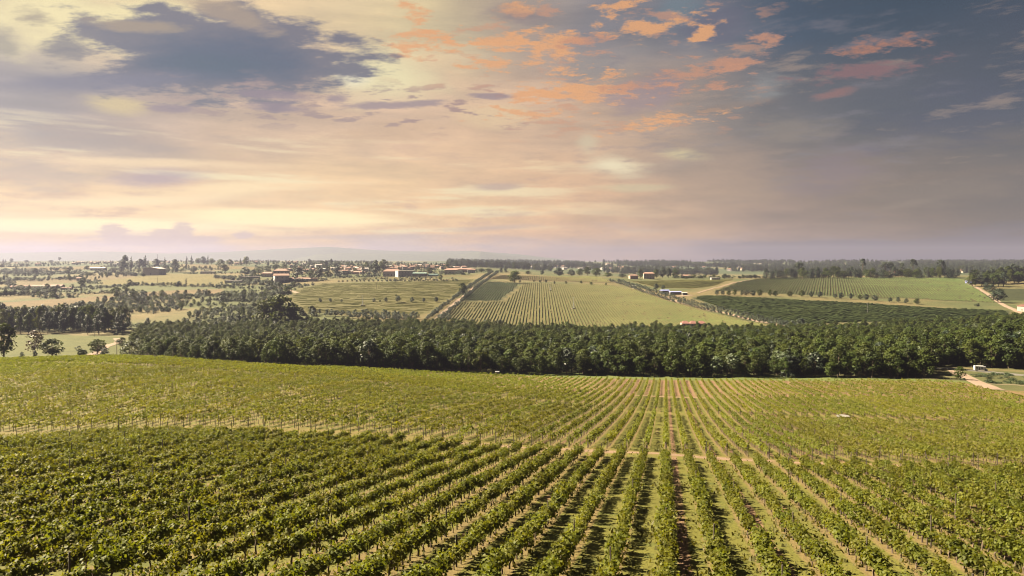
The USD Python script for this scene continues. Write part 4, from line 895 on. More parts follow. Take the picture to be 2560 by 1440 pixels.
# skyline and town trees
for i, (kd, x, y, h, w, nm, lb) in enumerate([
    ('cone', 8, 657, 11, 5, 'conifer', 'small pointed conifer on the skyline at the left edge'), ('cone', 14, 657, 9, 5, 'conifer', 'second small skyline conifer from the left edge'), ('dark', 29, 657, 11, 9, 'round_tree', 'dark skyline tree right of the small conifers at left'),
    ('dark', 66, 658, 8, 14, 'low_tree', 'low broad skyline tree left of the far tan strip'), ('pine', 149, 658, 15, 9, 'umbrella_pine', 'small umbrella pine alone on the left skyline'), ('dark', 128, 658, 8, 14, 'low_tree', 'low broad skyline tree beside the small umbrella pine'),
    ('dark', 312, 676, 38, 22, 'tall_tree', 'tallest dark tree of the left skyline group'), ('cone', 328, 674, 33, 14, 'conifer', 'ragged conifer beside the tallest skyline tree'), ('dark', 350, 672, 25, 24, 'round_tree', 'round dark tree behind the white barn, left part'), ('cone', 363, 671, 33, 18, 'conifer', 'pointed conifer above the white barn'),
    ('dark', 390, 671, 24, 24, 'round_tree', 'round dark tree right behind the white barn'), ('cone', 412, 674, 30, 10, 'conifer', 'slim conifer right of the white barn'), ('dark', 438, 680, 32, 26, 'broad_tree', 'broad dark tree right of the slim conifer'), ('dark', 303, 681, 16, 20, 'round_tree', 'round tree below the tallest skyline tree'), ('dark', 283, 680, 12, 26, 'round_tree', 'low dark tree beside the pale shed on the left'),
    ('dark', 218, 675, 11, 16, 'round_tree', 'dark round tree left of the pale shed'), ('dark', 330, 690, 10, 30, 'low_tree', 'low grey thicket left of the white barn'), ('dark', 484, 681, 16, 20, 'round_tree', 'round tree alone at the edge of the flat skyline meadow'),
    ('cone', 467, 661, 20, 9, 'conifer', 'left one of two conifers on the meadow skyline'), ('cone', 479, 661, 22, 10, 'conifer', 'right one of two conifers on the meadow skyline'), ('pale', 495, 661, 16, 18, 'pale_tree', 'pale tree right of the two skyline conifers'), ('dark', 508, 661, 20, 18, 'skyline_tree', 'dark tree in the middle of the meadow skyline'), ('cone', 520, 661, 22, 8, 'conifer', 'thin conifer amid the meadow skyline trees'), ('pale', 529, 662, 16, 16, 'pale_tree', 'pale tree right of the thin conifer'),
    ('pale', 552, 672, 24, 24, 'pale_tree', 'big pale tree below the skyline meadow'), ('dark', 562, 681, 20, 20, 'round_tree', 'dark tree at the foot of the big pale tree'), ('pale', 574, 663, 15, 18, 'pale_tree', 'pale tree beside the pink house on the skyline'), ('cone', 601, 663, 18, 8, 'conifer', 'small conifer left of the airy tree'), ('pale', 615, 667, 26, 20, 'airy_tree', 'tall airy light tree on the skyline left of the town'), ('dark', 613, 688, 20, 30, 'round_tree', 'dark tree below the airy light tree'), ('dark', 632, 690, 16, 24, 'round_tree', 'dark tree left of the orange roofed house'),
    ('pale', 650, 682, 16, 24, 'pale_tree', 'pale green tree left above the orange roofs'), ('pale', 668, 680, 16, 22, 'pale_tree', 'pale green tree behind the orange roofed house'), ('pale', 688, 676, 16, 24, 'pale_tree', 'pale green tree above the orange roofed house'), ('pale', 708, 677, 18, 22, 'pale_tree', 'pale green tree right above the orange roofs'), ('dark', 745, 694, 26, 40, 'broad_tree', 'broad dark tree behind the long white building'), ('dark', 797, 700, 34, 28, 'tall_tree', 'tall dark tree right of the long white building'), ('dark', 778, 694, 18, 24, 'round_tree', 'dark tree between the broad and the tall one by the white building'), ('dark', 820, 694, 16, 24, 'round_tree', 'dark tree right of the tall dark tree'),
    ('dark', 773, 656, 9, 11, 'round_tree', 'round tree on the town skyline above pink roofs'), ('cone', 788, 658, 6, 5, 'conifer', 'tiny conifer on the town skyline'), ('cone', 814, 667, 17, 12, 'conifer', 'pointed conifer at the town skyline'), ('dark', 828, 667, 20, 11, 'egg_tree', 'egg-shaped tree right of the pointed town conifer'), ('dark', 841, 667, 11, 20, 'low_tree', 'low dark tree right of the egg-shaped tree'), ('dark', 844, 692, 26, 26, 'round_tree', 'big round tree at the left of the pink town houses'), ('dark', 868, 664, 9, 12, 'round_tree', 'small round tree over the pink town houses'),
    ('cyp', 903, 666, 17, 4, 'cypress', 'thin cypress on the town skyline'), ('cyp', 907, 690, 32, 8, 'cypress', 'tall cypress among the town houses'), ('dark', 916, 668, 13, 16, 'round_tree', 'round tree behind the tall town cypress'), ('dark', 938, 690, 40, 28, 'great_tree', 'great dark tree in the middle of the town'), ('cone', 924, 691, 25, 12, 'conifer', 'dark conifer left of the great town tree'), ('oak', 958, 676, 28, 28, 'great_tree', 'lighter broad tree right of the great town tree'), ('dark', 982, 672, 9, 12, 'round_tree', 'small tree right of the lighter broad tree'),
    ('oak', 1119, 677, 19, 18, 'broad_tree', 'broad tree above the house at the right end of town'), ('dark', 1171, 670, 7, 8, 'round_tree', 'small tree over the last roofs of the town'), ('cone', 1192, 681, 10, 6, 'conifer', 'small conifer at the right end of the town'), ('dark', 1204, 680, 9, 20, 'round_tree', 'low trees at the top of the olive lined track'), ('dark', 1222, 680, 9, 20, 'round_tree', 'dark clump right of the top of the olive lined track'), ('cone', 1252, 681, 20, 12, 'conifer', 'left one of the dark conifer pair above the track'), ('cone', 1264, 681, 21, 12, 'conifer', 'right one of the dark conifer pair above the track'),
    ('oak', 1287, 708, 31, 42, 'lone_tree', 'lone spreading tree standing on top of the striped hill field'),
    ('dark', 1320, 686, 9, 18, 'round_tree', 'low dark tree right of the lone spreading tree'), ('dark', 1355, 687, 12, 13, 'round_tree', 'small dark tree behind the hill field'), ('dark', 1398, 690, 21, 34, 'broad_tree', 'broad dark tree at the left of the grove behind the hill'), ('dark', 1428, 690, 17, 26, 'round_tree', 'dark tree right of the broad one behind the hill'), ('dark', 1450, 690, 19, 20, 'round_tree', 'dark tree left of the lighter one behind the hill'), ('oak', 1468, 691, 24, 24, 'broad_tree', 'lighter green tree in the grove behind the hill'), ('dark', 1492, 691, 21, 28, 'broad_tree', 'dark tree at the right end of the grove behind the hill'), ('dark', 1520, 692, 10, 30, 'low_tree', 'low dark trees left of the pink house'), ('dark', 1555, 694, 10, 28, 'low_tree', 'low dark trees beside the pink house'),
    ('dark', 1601, 695, 22, 16, 'round_tree', 'round dark tree between the pink house and the stone house'), ('dark', 1640, 695, 22, 20, 'broad_tree', 'dark tree right of the stone house'), ('dark', 1657, 695, 27, 20, 'broad_tree', 'tallest dark tree right of the stone house'), ('dark', 1672, 695, 24, 18, 'broad_tree', 'dark tree behind the lighter one right of the stone house'), ('oak', 1688, 695, 24, 20, 'broad_tree', 'lighter green tree right of the stone house grove'), ('cone', 1727, 694, 11, 7, 'conifer', 'small conifer by the far roofs right of the grove'),
    ('dark', 1812, 697, 13, 20, 'round_tree', 'round tree beside the low white wall'), ('dark', 1915, 695, 24, 20, 'broad_tree', 'tree at the left end of the dark wood on the right'),
    ('dark', 1640, 726, 17, 16, 'round_tree', 'dark round tree left of the white farmhouse'), ('dark', 1658, 724, 12, 13, 'round_tree', 'dark round tree behind the wooden shed'),
    ('dark', 2496, 757, 36, 44, 'broad_tree', 'broad dark tree beside the tan track on the right'), ('dark', 2466, 728, 22, 24, 'round_tree', 'dark tree above the broad one beside the tan track'), ('dark', 2480, 735, 24, 26, 'round_tree', 'second dark tree above the broad one by the tan track'), ('shrub', 2442, 766, 8, 16, 'small_bush', 'small bush at the lower corner of the striped field'),
    ('oak', 2400, 0, 24, 30, 'small_tree', 'small round tree beside the junction of track and road')]):
    if nm == 'small_tree': plant(nm, lb, kd, x, y, 34, 30, Z=284)
    else: plant(nm, lb, kd, x, y, h, w, zmin=600 if y > 695 else 900)
line_of('hedge_tree', 'low dark tree in the crest hedge right of the pink house', ['dark', 'shrub'], [(1690, 696), (1760, 695), (1850, 696), (1930, 696)], 24, 8, 13, 'hedge along the right crest', 2, 62)
rr = np.random.default_rng(63)
for k in range(58):
    x = 1926 + k * 8.2 + rr.normal(0, 2.5); y = 696.5 - (k % 2) * 1.5
    plant('wood_tree', f'{ordn(k + 1)} dark tree from the left in the wood along the top of the right slope', ['dark', 'dark', 'oak', 'cone'][int(rr.integers(4))], x, y, rr.uniform(18, 31), rr.uniform(17, 26), 'dark wood above the striped right slope', zmin=1000, rng=rr)
for x, y, h, w, lb in [(2157, 694, 48, 20, 'tallest umbrella pine above the dark wood on the right'), (2283, 694, 47, 22, 'umbrella pine standing over the right part of the dark wood'), (2214, 694, 40, 22, 'left one of twin umbrella pines in the dark wood'), (2226, 694, 39, 20, 'right one of twin umbrella pines in the dark wood'), (2352, 695, 46, 24, 'umbrella pine near the right end of the dark wood'), (2255, 694, 37, 18, 'small umbrella pine between the twins and the taller one'), (1998, 694, 38, 30, 'broad umbrella pine at the left part of the dark wood')]:
    plant('umbrella_pine', lb, 'pine', x, y, h, w, zmin=1000)
for k in range(30):
    plant('corner_tree', f'{ordn(k % 10 + 1)} dark tree from the left in the {["back", "middle", "front"][k // 10]} row of the upper right thicket', ['dark', 'oak', 'dark'][int(rr.integers(3))], 2436 + (k % 10) * 15 + rr.normal(0, 4), 702 + (k // 10) * 7 - (8 if k % 10 > 5 else 0), rr.uniform(22, 36), rr.uniform(20, 32), 'thicket at the upper right', zmin=900, rng=rr)
for k, x in enumerate((1792, 1807, 1822, 1837, 1855, 1867, 1882, 1900, 1925, 1938, 1975, 2005, 2028, 2050, 2088, 2103, 2127, 2150, 2165, 2187, 2225, 2245, 2266, 2292)):
    plant('row_tree', f'{ordn(k + 1)} small round dark tree from the left in the row between the right fields', 'dark', x, np.interp(x, [1790, 2000, 2150, 2300], [738, 742, 749, 761]), rr.uniform(11, 17), rr.uniform(12, 18), 'tree row between the right fields', zmin=700, rng=rr)
for k, (x, h) in enumerate(((800, 10), (826, 10), (854, 7), (935, 10), (950, 6), (965, 12), (995, 16), (990, 6), (1030, 13), (1059, 11), (1090, 13))):
    plant('field_tree', f'{ordn(k + 1)} small round tree from the left in the spaced row across the pale field', 'dark', x, 755 if h != 6 or x != 990 else 741, h, h * 1.05, 'spaced trees across the pale left field', zmin=700, rng=rr)
for k, x in enumerate((847, 857, 868, 880, 892, 901, 910, 922, 933, 945, 955, 968, 977, 988, 1000, 1012, 1023, 1036, 1046, 1058, 1070, 1085, 1093, 1109, 1118, 1133, 1142)):
    plant('field_tree', f'{ordn(k + 1)} tiny tree from the left in the long dotted row under the town', 'dark', x, 704.5 - (x - 847) * .005, rr.uniform(3.5, 7), rr.uniform(5, 8), 'dotted tree row under the town', zmin=900, rng=rr)
for k, (x, y) in enumerate(((1300, 707), (1335, 705), (1350, 707), (1365, 707), (1386, 710), (1415, 710), (1453, 709), (1478, 712), (1515, 713))):
    plant('field_tree', f'{ordn(k + 1)} small tree from the left on the bank above the hill field', 'dark', x, y, rr.uniform(5, 8), rr.uniform(6, 9), 'trees on the bank over the hill field', zmin=900, rng=rr)
# olives beside the two tracks and behind the forest
def lined(line, off, every, lb, grp, seed, s=1.0, t0=0., t1=1.):
    r = np.random.default_rng(seed); ls = LineString([tuple(p[:2]) for p in line]); L = ls.length
    for i_, d in enumerate(np.arange(L * t0, L * t1, every)):
        a, b = np.array(ls.interpolate(d).coords[0]), np.array(ls.interpolate(min(d + 2, L)).coords[0]); t = (b - a) / (np.linalg.norm(b - a) + 1e-9)
        p = a + np.array([t[1], -t[0]]) * off + r.normal(0, .6, 2)
        grow(OLIVES, 'olive_tree', f'{ordn(i_ + 1)} ' + lb, 'olive tree', p, s, grp, r)
lined(OLIVE_ROAD, 8, 9.2, 'olive tree from the top on the near side of the pale dirt road', 'olives on the near side of the dirt road', 71)
lined(OLIVE_ROAD, -8, 9.2, 'olive tree from the top on the far side of the pale dirt road', 'olives on the far side of the dirt road', 72)
lined(LEFT_ROAD, 7, 9.5, 'olive tree from the bottom on the right side of the climbing track', 'olives right of the climbing track', 73, 1.05)
lined(LEFT_ROAD, -7, 9.5, 'olive tree from the bottom on the left side of the climbing track', 'olives left of the climbing track', 74, 1.05)
ro = np.random.default_rng(75)
for k in range(4):
    for x in np.arange(760 + 60 * k, 1048, 14):
        Z = 742 - k * 13
        p = at(x + ro.normal(0, 3) - 4 * k, Z); grow(OLIVES, 'olive_tree', 'grey olive tree in the rows along the back edge of the forest', 'olive tree', p[:2], 1.05, 'olive rows behind the forest', ro)
for x, Z in [(1105, 715), (1122, 722), (1140, 712), (1160, 716), (1180, 708), (1215, 704), (1250, 705)]:
    p = at(x, Z); grow(OLIVES, 'olive_tree', 'olive tree at the foot of the hill field by the climbing track', 'olive tree', p[:2], 1.15, 'olives at the foot of the hill field', ro)
for k in range(12):
    p = at(1950 + k * 6 + ro.normal(0, 2), 700 + ro.normal(0, 8)); grow(OLIVES, 'olive_tree', f'{ordn(k + 1)} olive tree from the left where the dirt road drops behind the forest', 'olive tree', p[:2], 1.1, 'olives at the lower end of the dirt road', ro)

rk = np.random.default_rng(79)
for k in range(46):
    x = rk.uniform(2400, 2600); Z = rk.uniform(268, 306); p = at(x, Z)
    if abs(x - np.interp(Z, [260, 268, 287, 306, 322], [2475, 2455, 2425, 2400, 2385])) < 24: continue
    sc = rk.uniform(.3, .75); copy(SHRUBS[int(rk.integers(3))], 'bank_bush', 'low green bush on the rough bank between the track and the road', 'bush', p - np.array([0, 0, .1]), rk.uniform(0, 6.28), (sc * 1.6, sc * 1.6, sc * .6), 'bushes on the bank by the road at right')
# far woods and far villages
rf = np.random.default_rng(81)
n = 11000; Zf = rf.uniform(2300, 5000, n); xf = rf.uniform(-.1, 1.0, n)
X = xf * .95 * Zf; dens = meshkit.fbm(np.stack([X / 260, Zf / 420, 0 * X], -1), 3, 9)
ok = dens > .45 - .10 * np.clip((xf - .3) / .4, 0, 1); X, Zf = X[ok], Zf[ok]
fw = thing('far_woods', 'blue-grey distant woods over the ridges along the right horizon', 'woods'); tag(fw, kind='stuff')
scatter('/World/far_woods/treetops', [('tree_a', DARKS[0]), ('tree_b', DARKS[1]), ('tree_c', OAKS[0]), ('tree_d', CONES[0])], np.column_stack([X, Zf, ground(X, Zf)]), rf.uniform(0, 6, len(X)), rf.uniform(1.0, 1.9, len(X)), rf.integers(0, 4, len(X)))
n = 3000; Zf = rf.uniform(1500, 3800, n); X = rf.uniform(-.85, -.04, n) * Zf; dens = meshkit.fbm(np.stack([X / 150, Zf / 300, 0 * X], -1), 3, 10); ok = dens > .48
for f_ in ('left_flat', 'left_far_a', 'left_slope'): ok &= ~shapely.contains_xy(FIELD[f_], X, Zf)
X, Zf = X[ok], Zf[ok]
fw = thing('far_hedges', 'hazy distant hedges and copses behind the town and along the left horizon', 'copses'); tag(fw, kind='stuff')
scatter('/World/far_hedges/treetops', [('tree_a', DARKS[0]), ('tree_b', SHRUBS[1]), ('tree_c', OAKS[1])], np.column_stack([X, Zf, ground(X, Zf)]), rf.uniform(0, 6, len(X)), rf.uniform(.5, .95, len(X)), rf.integers(0, 3, len(X)))

hx, hs_, hr = [], [], np.random.default_rng(83)
for k in range(150):
    Z = math.exp(hr.uniform(math.log(760), math.log(2900))); X0 = hr.uniform(-.82, -.1) * Z; L = hr.uniform(40, 190) * (Z / 1300) ** .5; a_ = math.radians(hr.normal(82, 16)); t_ = np.arange(0, L, 3.6)
    q = np.column_stack([X0 + np.sin(a_) * t_, Z + np.cos(a_) * t_]) + hr.normal(0, 1.3, (len(t_), 2)); q = q[hr.random(len(q)) > .12]
    for f_ in ('left_flat', 'left_far_a', 'left_slope', 'left_meadow', 'left_band', 'left_orchard', 'left_upper', 'centre_hill', 'hill_green', 'top_strip'):
        q = q[~shapely.contains_xy(FIELD[f_], q[:, 0], q[:, 1])]
    hx.append(q); hs_.append(np.full(len(q), hr.uniform(.6, 1.25)) * hr.uniform(.6, 1.5, len(q)))
hx = np.concatenate(hx); hs_ = np.concatenate(hs_)
fw = thing('hedgerows', 'straggling hedgerows that divide the hazy patchwork of fields on the left', 'hedgerows'); tag(fw, kind='stuff')
scatter('/World/hedgerows/bushes', [('bush_a', SHRUBS[0]), ('bush_b', SHRUBS[1]), ('bush_c', OLIVES[1]), ('bush_d', OAKS[4])], np.column_stack([hx, ground(hx[:, 0], hx[:, 1]) - .2]), hr.uniform(0, 6, len(hx)), np.column_stack([hs_ * 1.3, hs_ * 1.3, hs_]) * np.array([1.0])[0], hr.choice(4, len(hx), p=[.45, .35, .17, .03]))

# ------------------------------------------------------------------ buildings
def house_into(path, w, d, h, wall, roof, rise, hip=0., wins=3, floors=1, chim=True, door=True, over=.45, winmat=None, flat=False):
    MB().box(-w / 2, w / 2, -d / 2, d / 2, -1.5, h).build(f'{path}/wall', wall)
    if flat:
        MB().box(-w / 2 - .25, w / 2 + .25, -d / 2 - .25, d / 2 + .25, h + .003, h + .38).build(f'{path}/roof', roof)
    else:
        MB().gable(-w / 2, w / 2, -d / 2, d / 2, h, h + rise, over, .2, hip).build(f'{path}/roof', roof)
        if not hip:
            for sx in (-1, 1):
                x = sx * w / 2; MB().put([(x - .1, -d / 2, h), (x + .1, -d / 2, h), (x + .1, d / 2, h), (x - .1, d / 2, h), (x - .1, 0, h + rise - .05), (x + .1, 0, h + rise - .05)], [(0, 1, 5, 4), (3, 4, 5, 2), (1, 2, 5), (0, 4, 3)]).build(fresh(path, 'gable_wall'), wall)
        if chim: MB().box(w * .22, w * .22 + .8, d * .1, d * .1 + .8, h + rise * .3, h + rise + .8).build(f'{path}/chimney', wall)
    k = 0
    for fl in range(floors):
        zb = .9 + fl * (h / floors)
        for i in range(wins):
            x = -w / 2 + w * (i + .5) / wins
            if door and fl == 0 and i == wins // 2:
                MB().box(x - .55, x + .55, -d / 2 - .06, -d / 2 + .02, .05, 2.15).build(f'{path}/door', M['wood_dark']); continue
            q = fresh(path, 'window'); xx = UsdGeom.Xform.Define(stage, q)
            MB().box(x - .55, x + .55, -d / 2 - .05, -d / 2 + .02, zb, min(zb + 1.3, h - .3)).build(f'{q}/pane', M['glass_dark'])
            MB().box(x - .7, x + .7, -d / 2 - .14, -d / 2 - .003, zb - .14, zb - .003).build(f'{q}/sill', wall)
    for sx in (-1, 1):
        q = fresh(path, 'window'); UsdGeom.Xform.Define(stage, q)
        MB().box(*sorted((sx * (w / 2 - .02), sx * (w / 2 + .05))), -.6, .6, .9, min(2.2, h - .3)).build(f'{q}/pane', M['glass_dark'])
def house(name, label, x, y, wpx, wm, d, h, wall, roof, rise, rz=0., group=None, zmin=600., **kw):
    """a single building; its width in the picture sets its scale"""
    p = pick(x, y, zmin); s = wpx * pxm(p[1]) / wm
    t = thing(name, label, 'building', p, rz + math.atan2(-p[0], p[1]) * .0, group, s); house_into(str(t.GetPath()), wm, d, h, wall, roof, rise, **kw); return t
house('barn', 'white barn with gabled end below the left skyline trees', 386, 688, 30, 14, 20, 7.5, M['white_wall'], M['pale_roof'], 2.2, math.pi / 2 - .1, wins=4, chim=False, zmin=900)
house('white_block', 'low white building with a row of dark openings on the left slope', 521, 684, 36, 30, 9, 4.2, M['white_wall'], M['white_wall'], 1, .05, wins=7, flat=True, door=False, zmin=900)
house('farm_building', 'long white farm building with an orange roof at the field edge', 741, 704, 62, 46, 11, 5.2, M['white_wall'], M['tile'], 2.4, -.06, wins=9, zmin=900)
house('farm_annex', 'low orange roofed annex at the right end of the long farm building', 780, 703, 24, 15, 9, 3.6, M['white_wall'], M['tile'], 1.6, -.06, wins=3, zmin=900)
house('farmhouse', 'white gabled farmhouse left of the long farm building', 703, 706, 34, 15, 12, 7.5, M['white_wall'], M['tile'], 2.2, .5, wins=3, floors=2, zmin=900)
house('roofed_house', 'large house with a bright orange hipped roof above the farm', 704, 691, 34, 16, 13, 6.5, M['cream_wall'], M['tile'], 2.6, .1, hip=4, wins=4, floors=2, zmin=900)
house('roofed_house', 'orange roofed house left of the large hipped roof', 671, 692, 26, 15, 11, 5, M['cream_wall'], M['tile'], 2.2, -.1, hip=3, wins=4, zmin=900)
house('white_shed', 'white long shed among the gardens left of the farm', 584, 707, 40, 26, 8, 4, M['white_wall'], M['white_wall'], 1.0, .05, flat=True, wins=6, zmin=900)
house('pale_hall', 'long flat pale hall behind the gardens left of the farm', 626, 696, 44, 34, 10, 3.6, M['concrete'], M['pale_roof'], 1.0, 0, flat=True, wins=7, zmin=900)
house('winery', 'big white and blue block building in the middle of the town edge', 1013, 691, 44, 30, 18, 9.5, M['white_wall'], M['pale_roof'], 1, .45, flat=True, wins=6, floors=2, zmin=900)
house('warehouse', 'pale blue-grey warehouse joined to the big white block', 1050, 691, 34, 28, 16, 6.5, M['concrete'], M['green_panel'], 1.2, -.05, wins=6, chim=False, door=False, zmin=900)
house('green_hall', 'low dark green hall at the right end of the warehouse', 1083, 690, 26, 24, 12, 4, M['green_panel'], M['green_panel'], .8, -.05, wins=5, chim=False, door=False, zmin=900)
house('roofed_house', 'pink roofed house left of the big white block', 981, 690, 42, 20, 13, 5.5, M['white_wall'], M['tile'], 3, 0, hip=4, wins=5, floors=1, zmin=900)
house('roofed_house', 'orange roofed house under the broad tree right of the town', 1128, 684, 34, 18, 12, 4.6, M['cream_wall'], M['tile'], 2.6, .1, hip=4, wins=4, zmin=900)
house('roofed_house', 'long pink roofed house near the climbing track', 1156, 681, 44, 24, 10, 4.2, M['pink_wall'], M['tile'], 1.9, 0, wins=6, zmin=900)
house('roofed_house', 'last pale house of the town beside the climbing track', 1178, 682, 20, 13, 9, 5, M['white_wall'], M['tile'], 1.5, .1, wins=4, zmin=900)
house('shed', 'pale shed with a low roof on the left slope', 246, 676, 34, 22, 10, 3.6, M['white_wall'], M['pale_roof'], 1.8, .1, wins=4, chim=False, zmin=900)
house('cottage', 'small white cottage with a pink roof on the left slope', 202, 702, 16, 10, 8, 4, M['white_wall'], M['tile'], 1.6, .3, wins=2, zmin=900)
house('long_farm', 'pink long-roofed farm beside the hedges on the left', 132, 721, 48, 30, 12, 3.6, M['cream_wall'], M['tile'], 2.6, .15, wins=6, zmin=800)
house('long_farm', 'reddish long farm building left of the pink one', 92, 721, 42, 28, 11, 3.6, M['pink_wall'], M['tile'], 2.2, .1, wins=6, zmin=800)
house('long_farm', 'low pink farm building near the left edge', 48, 722, 36, 24, 10, 3.6, M['pink_wall'], M['tile'], 2, .1, wins=5, zmin=800)
house('brick_shed', 'low brick shed at the right end of the left farm', 168, 724, 22, 16, 8, 3.2, M['pink_wall'], M['old_tile'], 1.2, .1, wins=3, chim=False, zmin=800)
house('pink_house', 'pink house with a pale orange roof left of the round tree', 1583, 697, 20, 14, 11, 5.5, M['pink_wall'], M['tile'], 2.2, .1, hip=3, wins=3, zmin=1000)
house('stone_house', 'stone house with an orange roof between the dark trees', 1622, 697, 26, 15, 12, 7.5, M['stone_wall'], M['tile'], 2.3, -.1, hip=3, wins=4, floors=2, zmin=1000)
house('roofed_house', 'orange roof showing behind the hedge right of the grove', 1717, 695, 26, 18, 10, 3.6, M['cream_wall'], M['tile'], 2.2, 0, wins=4, zmin=1000)
house('white_wall_house', 'low white house on the crest right of the hedge', 1788, 699, 22, 18, 8, 3.8, M['white_wall'], M['white_wall'], 1, 0, flat=True, wins=5, zmin=1000)
house('farm_cottage', 'blue-white farmhouse at the corner of the pale dirt road', 1688, 736, 28, 18, 8, 3.8, M['concrete'], M['blue_wall'], 1.6, .08, wins=5, zmin=800)
house('lean_to', 'small white lean-to at the right end of the farmhouse', 1711, 737, 12, 7, 6, 2.8, M['concrete'], M['pale_roof'], 1, .08, wins=2, chim=False, zmin=800)
house('wooden_shed', 'dark wooden shed left of the farmhouse', 1662, 734, 20, 11, 8, 4.2, M['wood_dark'], M['blue_wall'], 1.3, .2, wins=2, chim=False, zmin=800)
house('pump_house', 'tiny white hut among the olives on the dirt road', 1586, 721, 8, 4, 4, 3, M['white_wall'], M['white_wall'], 1, .1, flat=True, wins=1, chim=False, door=False, zmin=800)
house('roofed_house', 'orange roof peeping out of the dark wood on the right', 2238, 688, 26, 18, 10, 5, M['cream_wall'], M['tile'], 2.8, 0, wins=4, zmin=1500)
house('roofed_house', 'orange roof at the right end of the dark wood', 2410, 682, 20, 18, 11, 5, M['cream_wall'], M['tile'], 3, .3, wins=4, zmin=1500)
house('dark_house', 'dark blue-walled shed beside the tan track on the right', 2428, 708, 22, 12, 9, 4, M['blue_wall'], M['old_tile'], 2, .4, wins=3, chim=False, zmin=900)
house('stone_house', 'grey stone house at the right edge of the picture', 2566, 778, 30, 12, 10, 5, M['stone_wall'], M['old_tile'], 2, .3, wins=3, zmin=600)
# the old barn that shows over the trees: three roofs side by side
p = at(1733, 690); t = thing('old_barn', 'old barn with three dark red roofs showing over the forest edge', 'building', (p[0], p[1], p[2] - 5.6), -.06, None, .9); tp = str(t.GetPath())
for k in range(3):
    w0 = -13.5 + 9.0 * k; MB().box(w0, w0 + 8.98, -6, 6, -1, 11.4).build(fresh(tp, 'wall'), M['stone_wall'])
    MB().gable(w0 + .3, w0 + 8.7, -6, 6, 11.42, 14.2, .25, .2, 2.6).build(fresh(tp, 'roof'), M['old_tile'])
    for j in range(2):
        q = fresh(tp, 'window'); UsdGeom.Xform.Define(stage, q); x = w0 + 2.4 + 4.2 * j
        MB().box(x - .8, x + .8, -6.06, -5.98, 9.2, 10.9).build(f'{q}/pane', M['glass_dark']); MB().box(x - .95, x + .95, -6.16, -6.003, 9.05, 9.197).build(f'{q}/sill', M['stone_wall'])
# town houses: five forms, set out one by one
HP = []
for k, (w, d, h, wl, rf_, rise, hip, wins, fl) in enumerate([(14, 11, 6, 'white_wall', 'tile', 2.6, 4, 4, 2), (12, 10, 5.6, 'cream_wall', 'tile', 2.4, 0, 3, 2), (18, 11, 4, 'pink_wall', 'tile', 2.4, 3, 5, 1), (11, 11, 8.2, 'white_wall', 'tile', 2, 3, 3, 3), (16, 12, 6.4, 'white_wall', 'pale_roof', 1.6, 0, 4, 2)]):
    P = proto(f'town_house_{chr(97 + k)}'); house_into(str(P), w, d, h, M[wl], M[rf_], rise, hip=hip, wins=wins, floors=fl); HP.append(P)
rt = np.random.default_rng(91)
town = [(x, y) for x, y in [(738, 660), (750, 673), (780, 670), (783, 678), (721, 676), (810, 678), (743, 657), (760, 662), (796, 668), (806, 664), (728, 668), (765, 680), (795, 682), (835, 676), (722, 660)]]
for j in range(26): town.append((852 + (j % 9) * 7.2 + rt.normal(0, 1.5), 671 + (j // 9) * 7 + rt.normal(0, 1)))
for j in range(16): town.append((968 + (j % 8) * 9 + rt.normal(0, 2), 670 + (j // 8) * 5.5 + rt.normal(0, .8)))
for j in range(20): town.append((1040 + (j % 10) * 13 + rt.normal(0, 2), 667 + (j // 10) * 5 + rt.normal(0, 1)))
for x, y in town:
    p = pick(x, y, 1350); k = int(rt.integers(5)); lb_ = ['white two-storey house with orange roof', 'cream two-storey house with orange roof', 'long low pink house with orange roof', 'tall white house with orange roof', 'white house with pale roof'][k] + (' at the left end of the town' if x < 840 else ' in the tight cluster left of the great tree' if x < 925 else ' above the big white block building' if x < 1040 else ' at the right end of the town')
    copy(HP[k], 'town_house', lb_, 'house', p - np.array([0, 0, .3]), rt.normal(0, .5), rt.uniform(.9, 1.25), lb_)
for j in range(20):
    x = [6, 40, 95, 185, 196, 206, 228, 238, 246, 262, 275, 288, 298, 404, 420, 575, 592, 606, 640, 655][j]; p = pick(x, 659 + rt.uniform(-2, 3), 1500)
    copy(HP[int(rt.integers(5))], 'village_house', 'small pale house on the hazy left skyline', 'house', p - np.array([0, 0, .3]), rt.normal(0, .6), rt.uniform(.9, 1.3), 'houses along the left skyline')
for j in range(110):
    x = 1270 + 330 * rt.beta(1.3, 1.4) if j < 80 else rt.uniform(1600, 2500); Z = rt.uniform(2700, 4300); p = at(x, Z)
    copy(HP[[0, 1, 3, 4][int(rt.integers(4))]], 'distant_house', 'tiny whitish house in the far village under the right hand ridge', 'house', p - np.array([0, 0, .3]), rt.normal(0, .6), rt.uniform(1.0, 1.5), 'houses of the far villages')

# ------------------------------------------------------------------ poles, masts, vehicles, small things
def power_pole(x, y, hpx, label, zmin=330., Z=None, arm=True):
    p = at(x, Z) if Z else pick(x, y, zmin); h = hpx * pxm(p[1]); r = max(.14, .16 * p[1] / 700)
    t = thing('utility_pole', label, 'pole', p, RNG.uniform(-.5, .5)); tp = str(t.GetPath())
    MB().tube([(0, 0, -.5), (0, 0, h * .5), (0, 0, h)], [r * 1.2, r, r * .75], 8).build(f'{tp}/shaft', M['concrete'] if hpx > 18 else M['post'])
    if arm:
        MB().box(-1.1, 1.1, -r - .1, -r + .06, h - .75, h - .58).build(f'{tp}/crossarm', M['metal'])
        for s in (-.95, 0, .95): MB().tube([(s, -r, h - .577), (s, -r, h - .3)], [.07, .05], 6).build(fresh(tp, 'insulator'), M['white_wall'])
power_pole(292, 0, 46, 'tall thin pole at the near end of the winding track', Z=335)
power_pole(237, 0, 52, 'pole standing at the foot of the dark belt', Z=560)
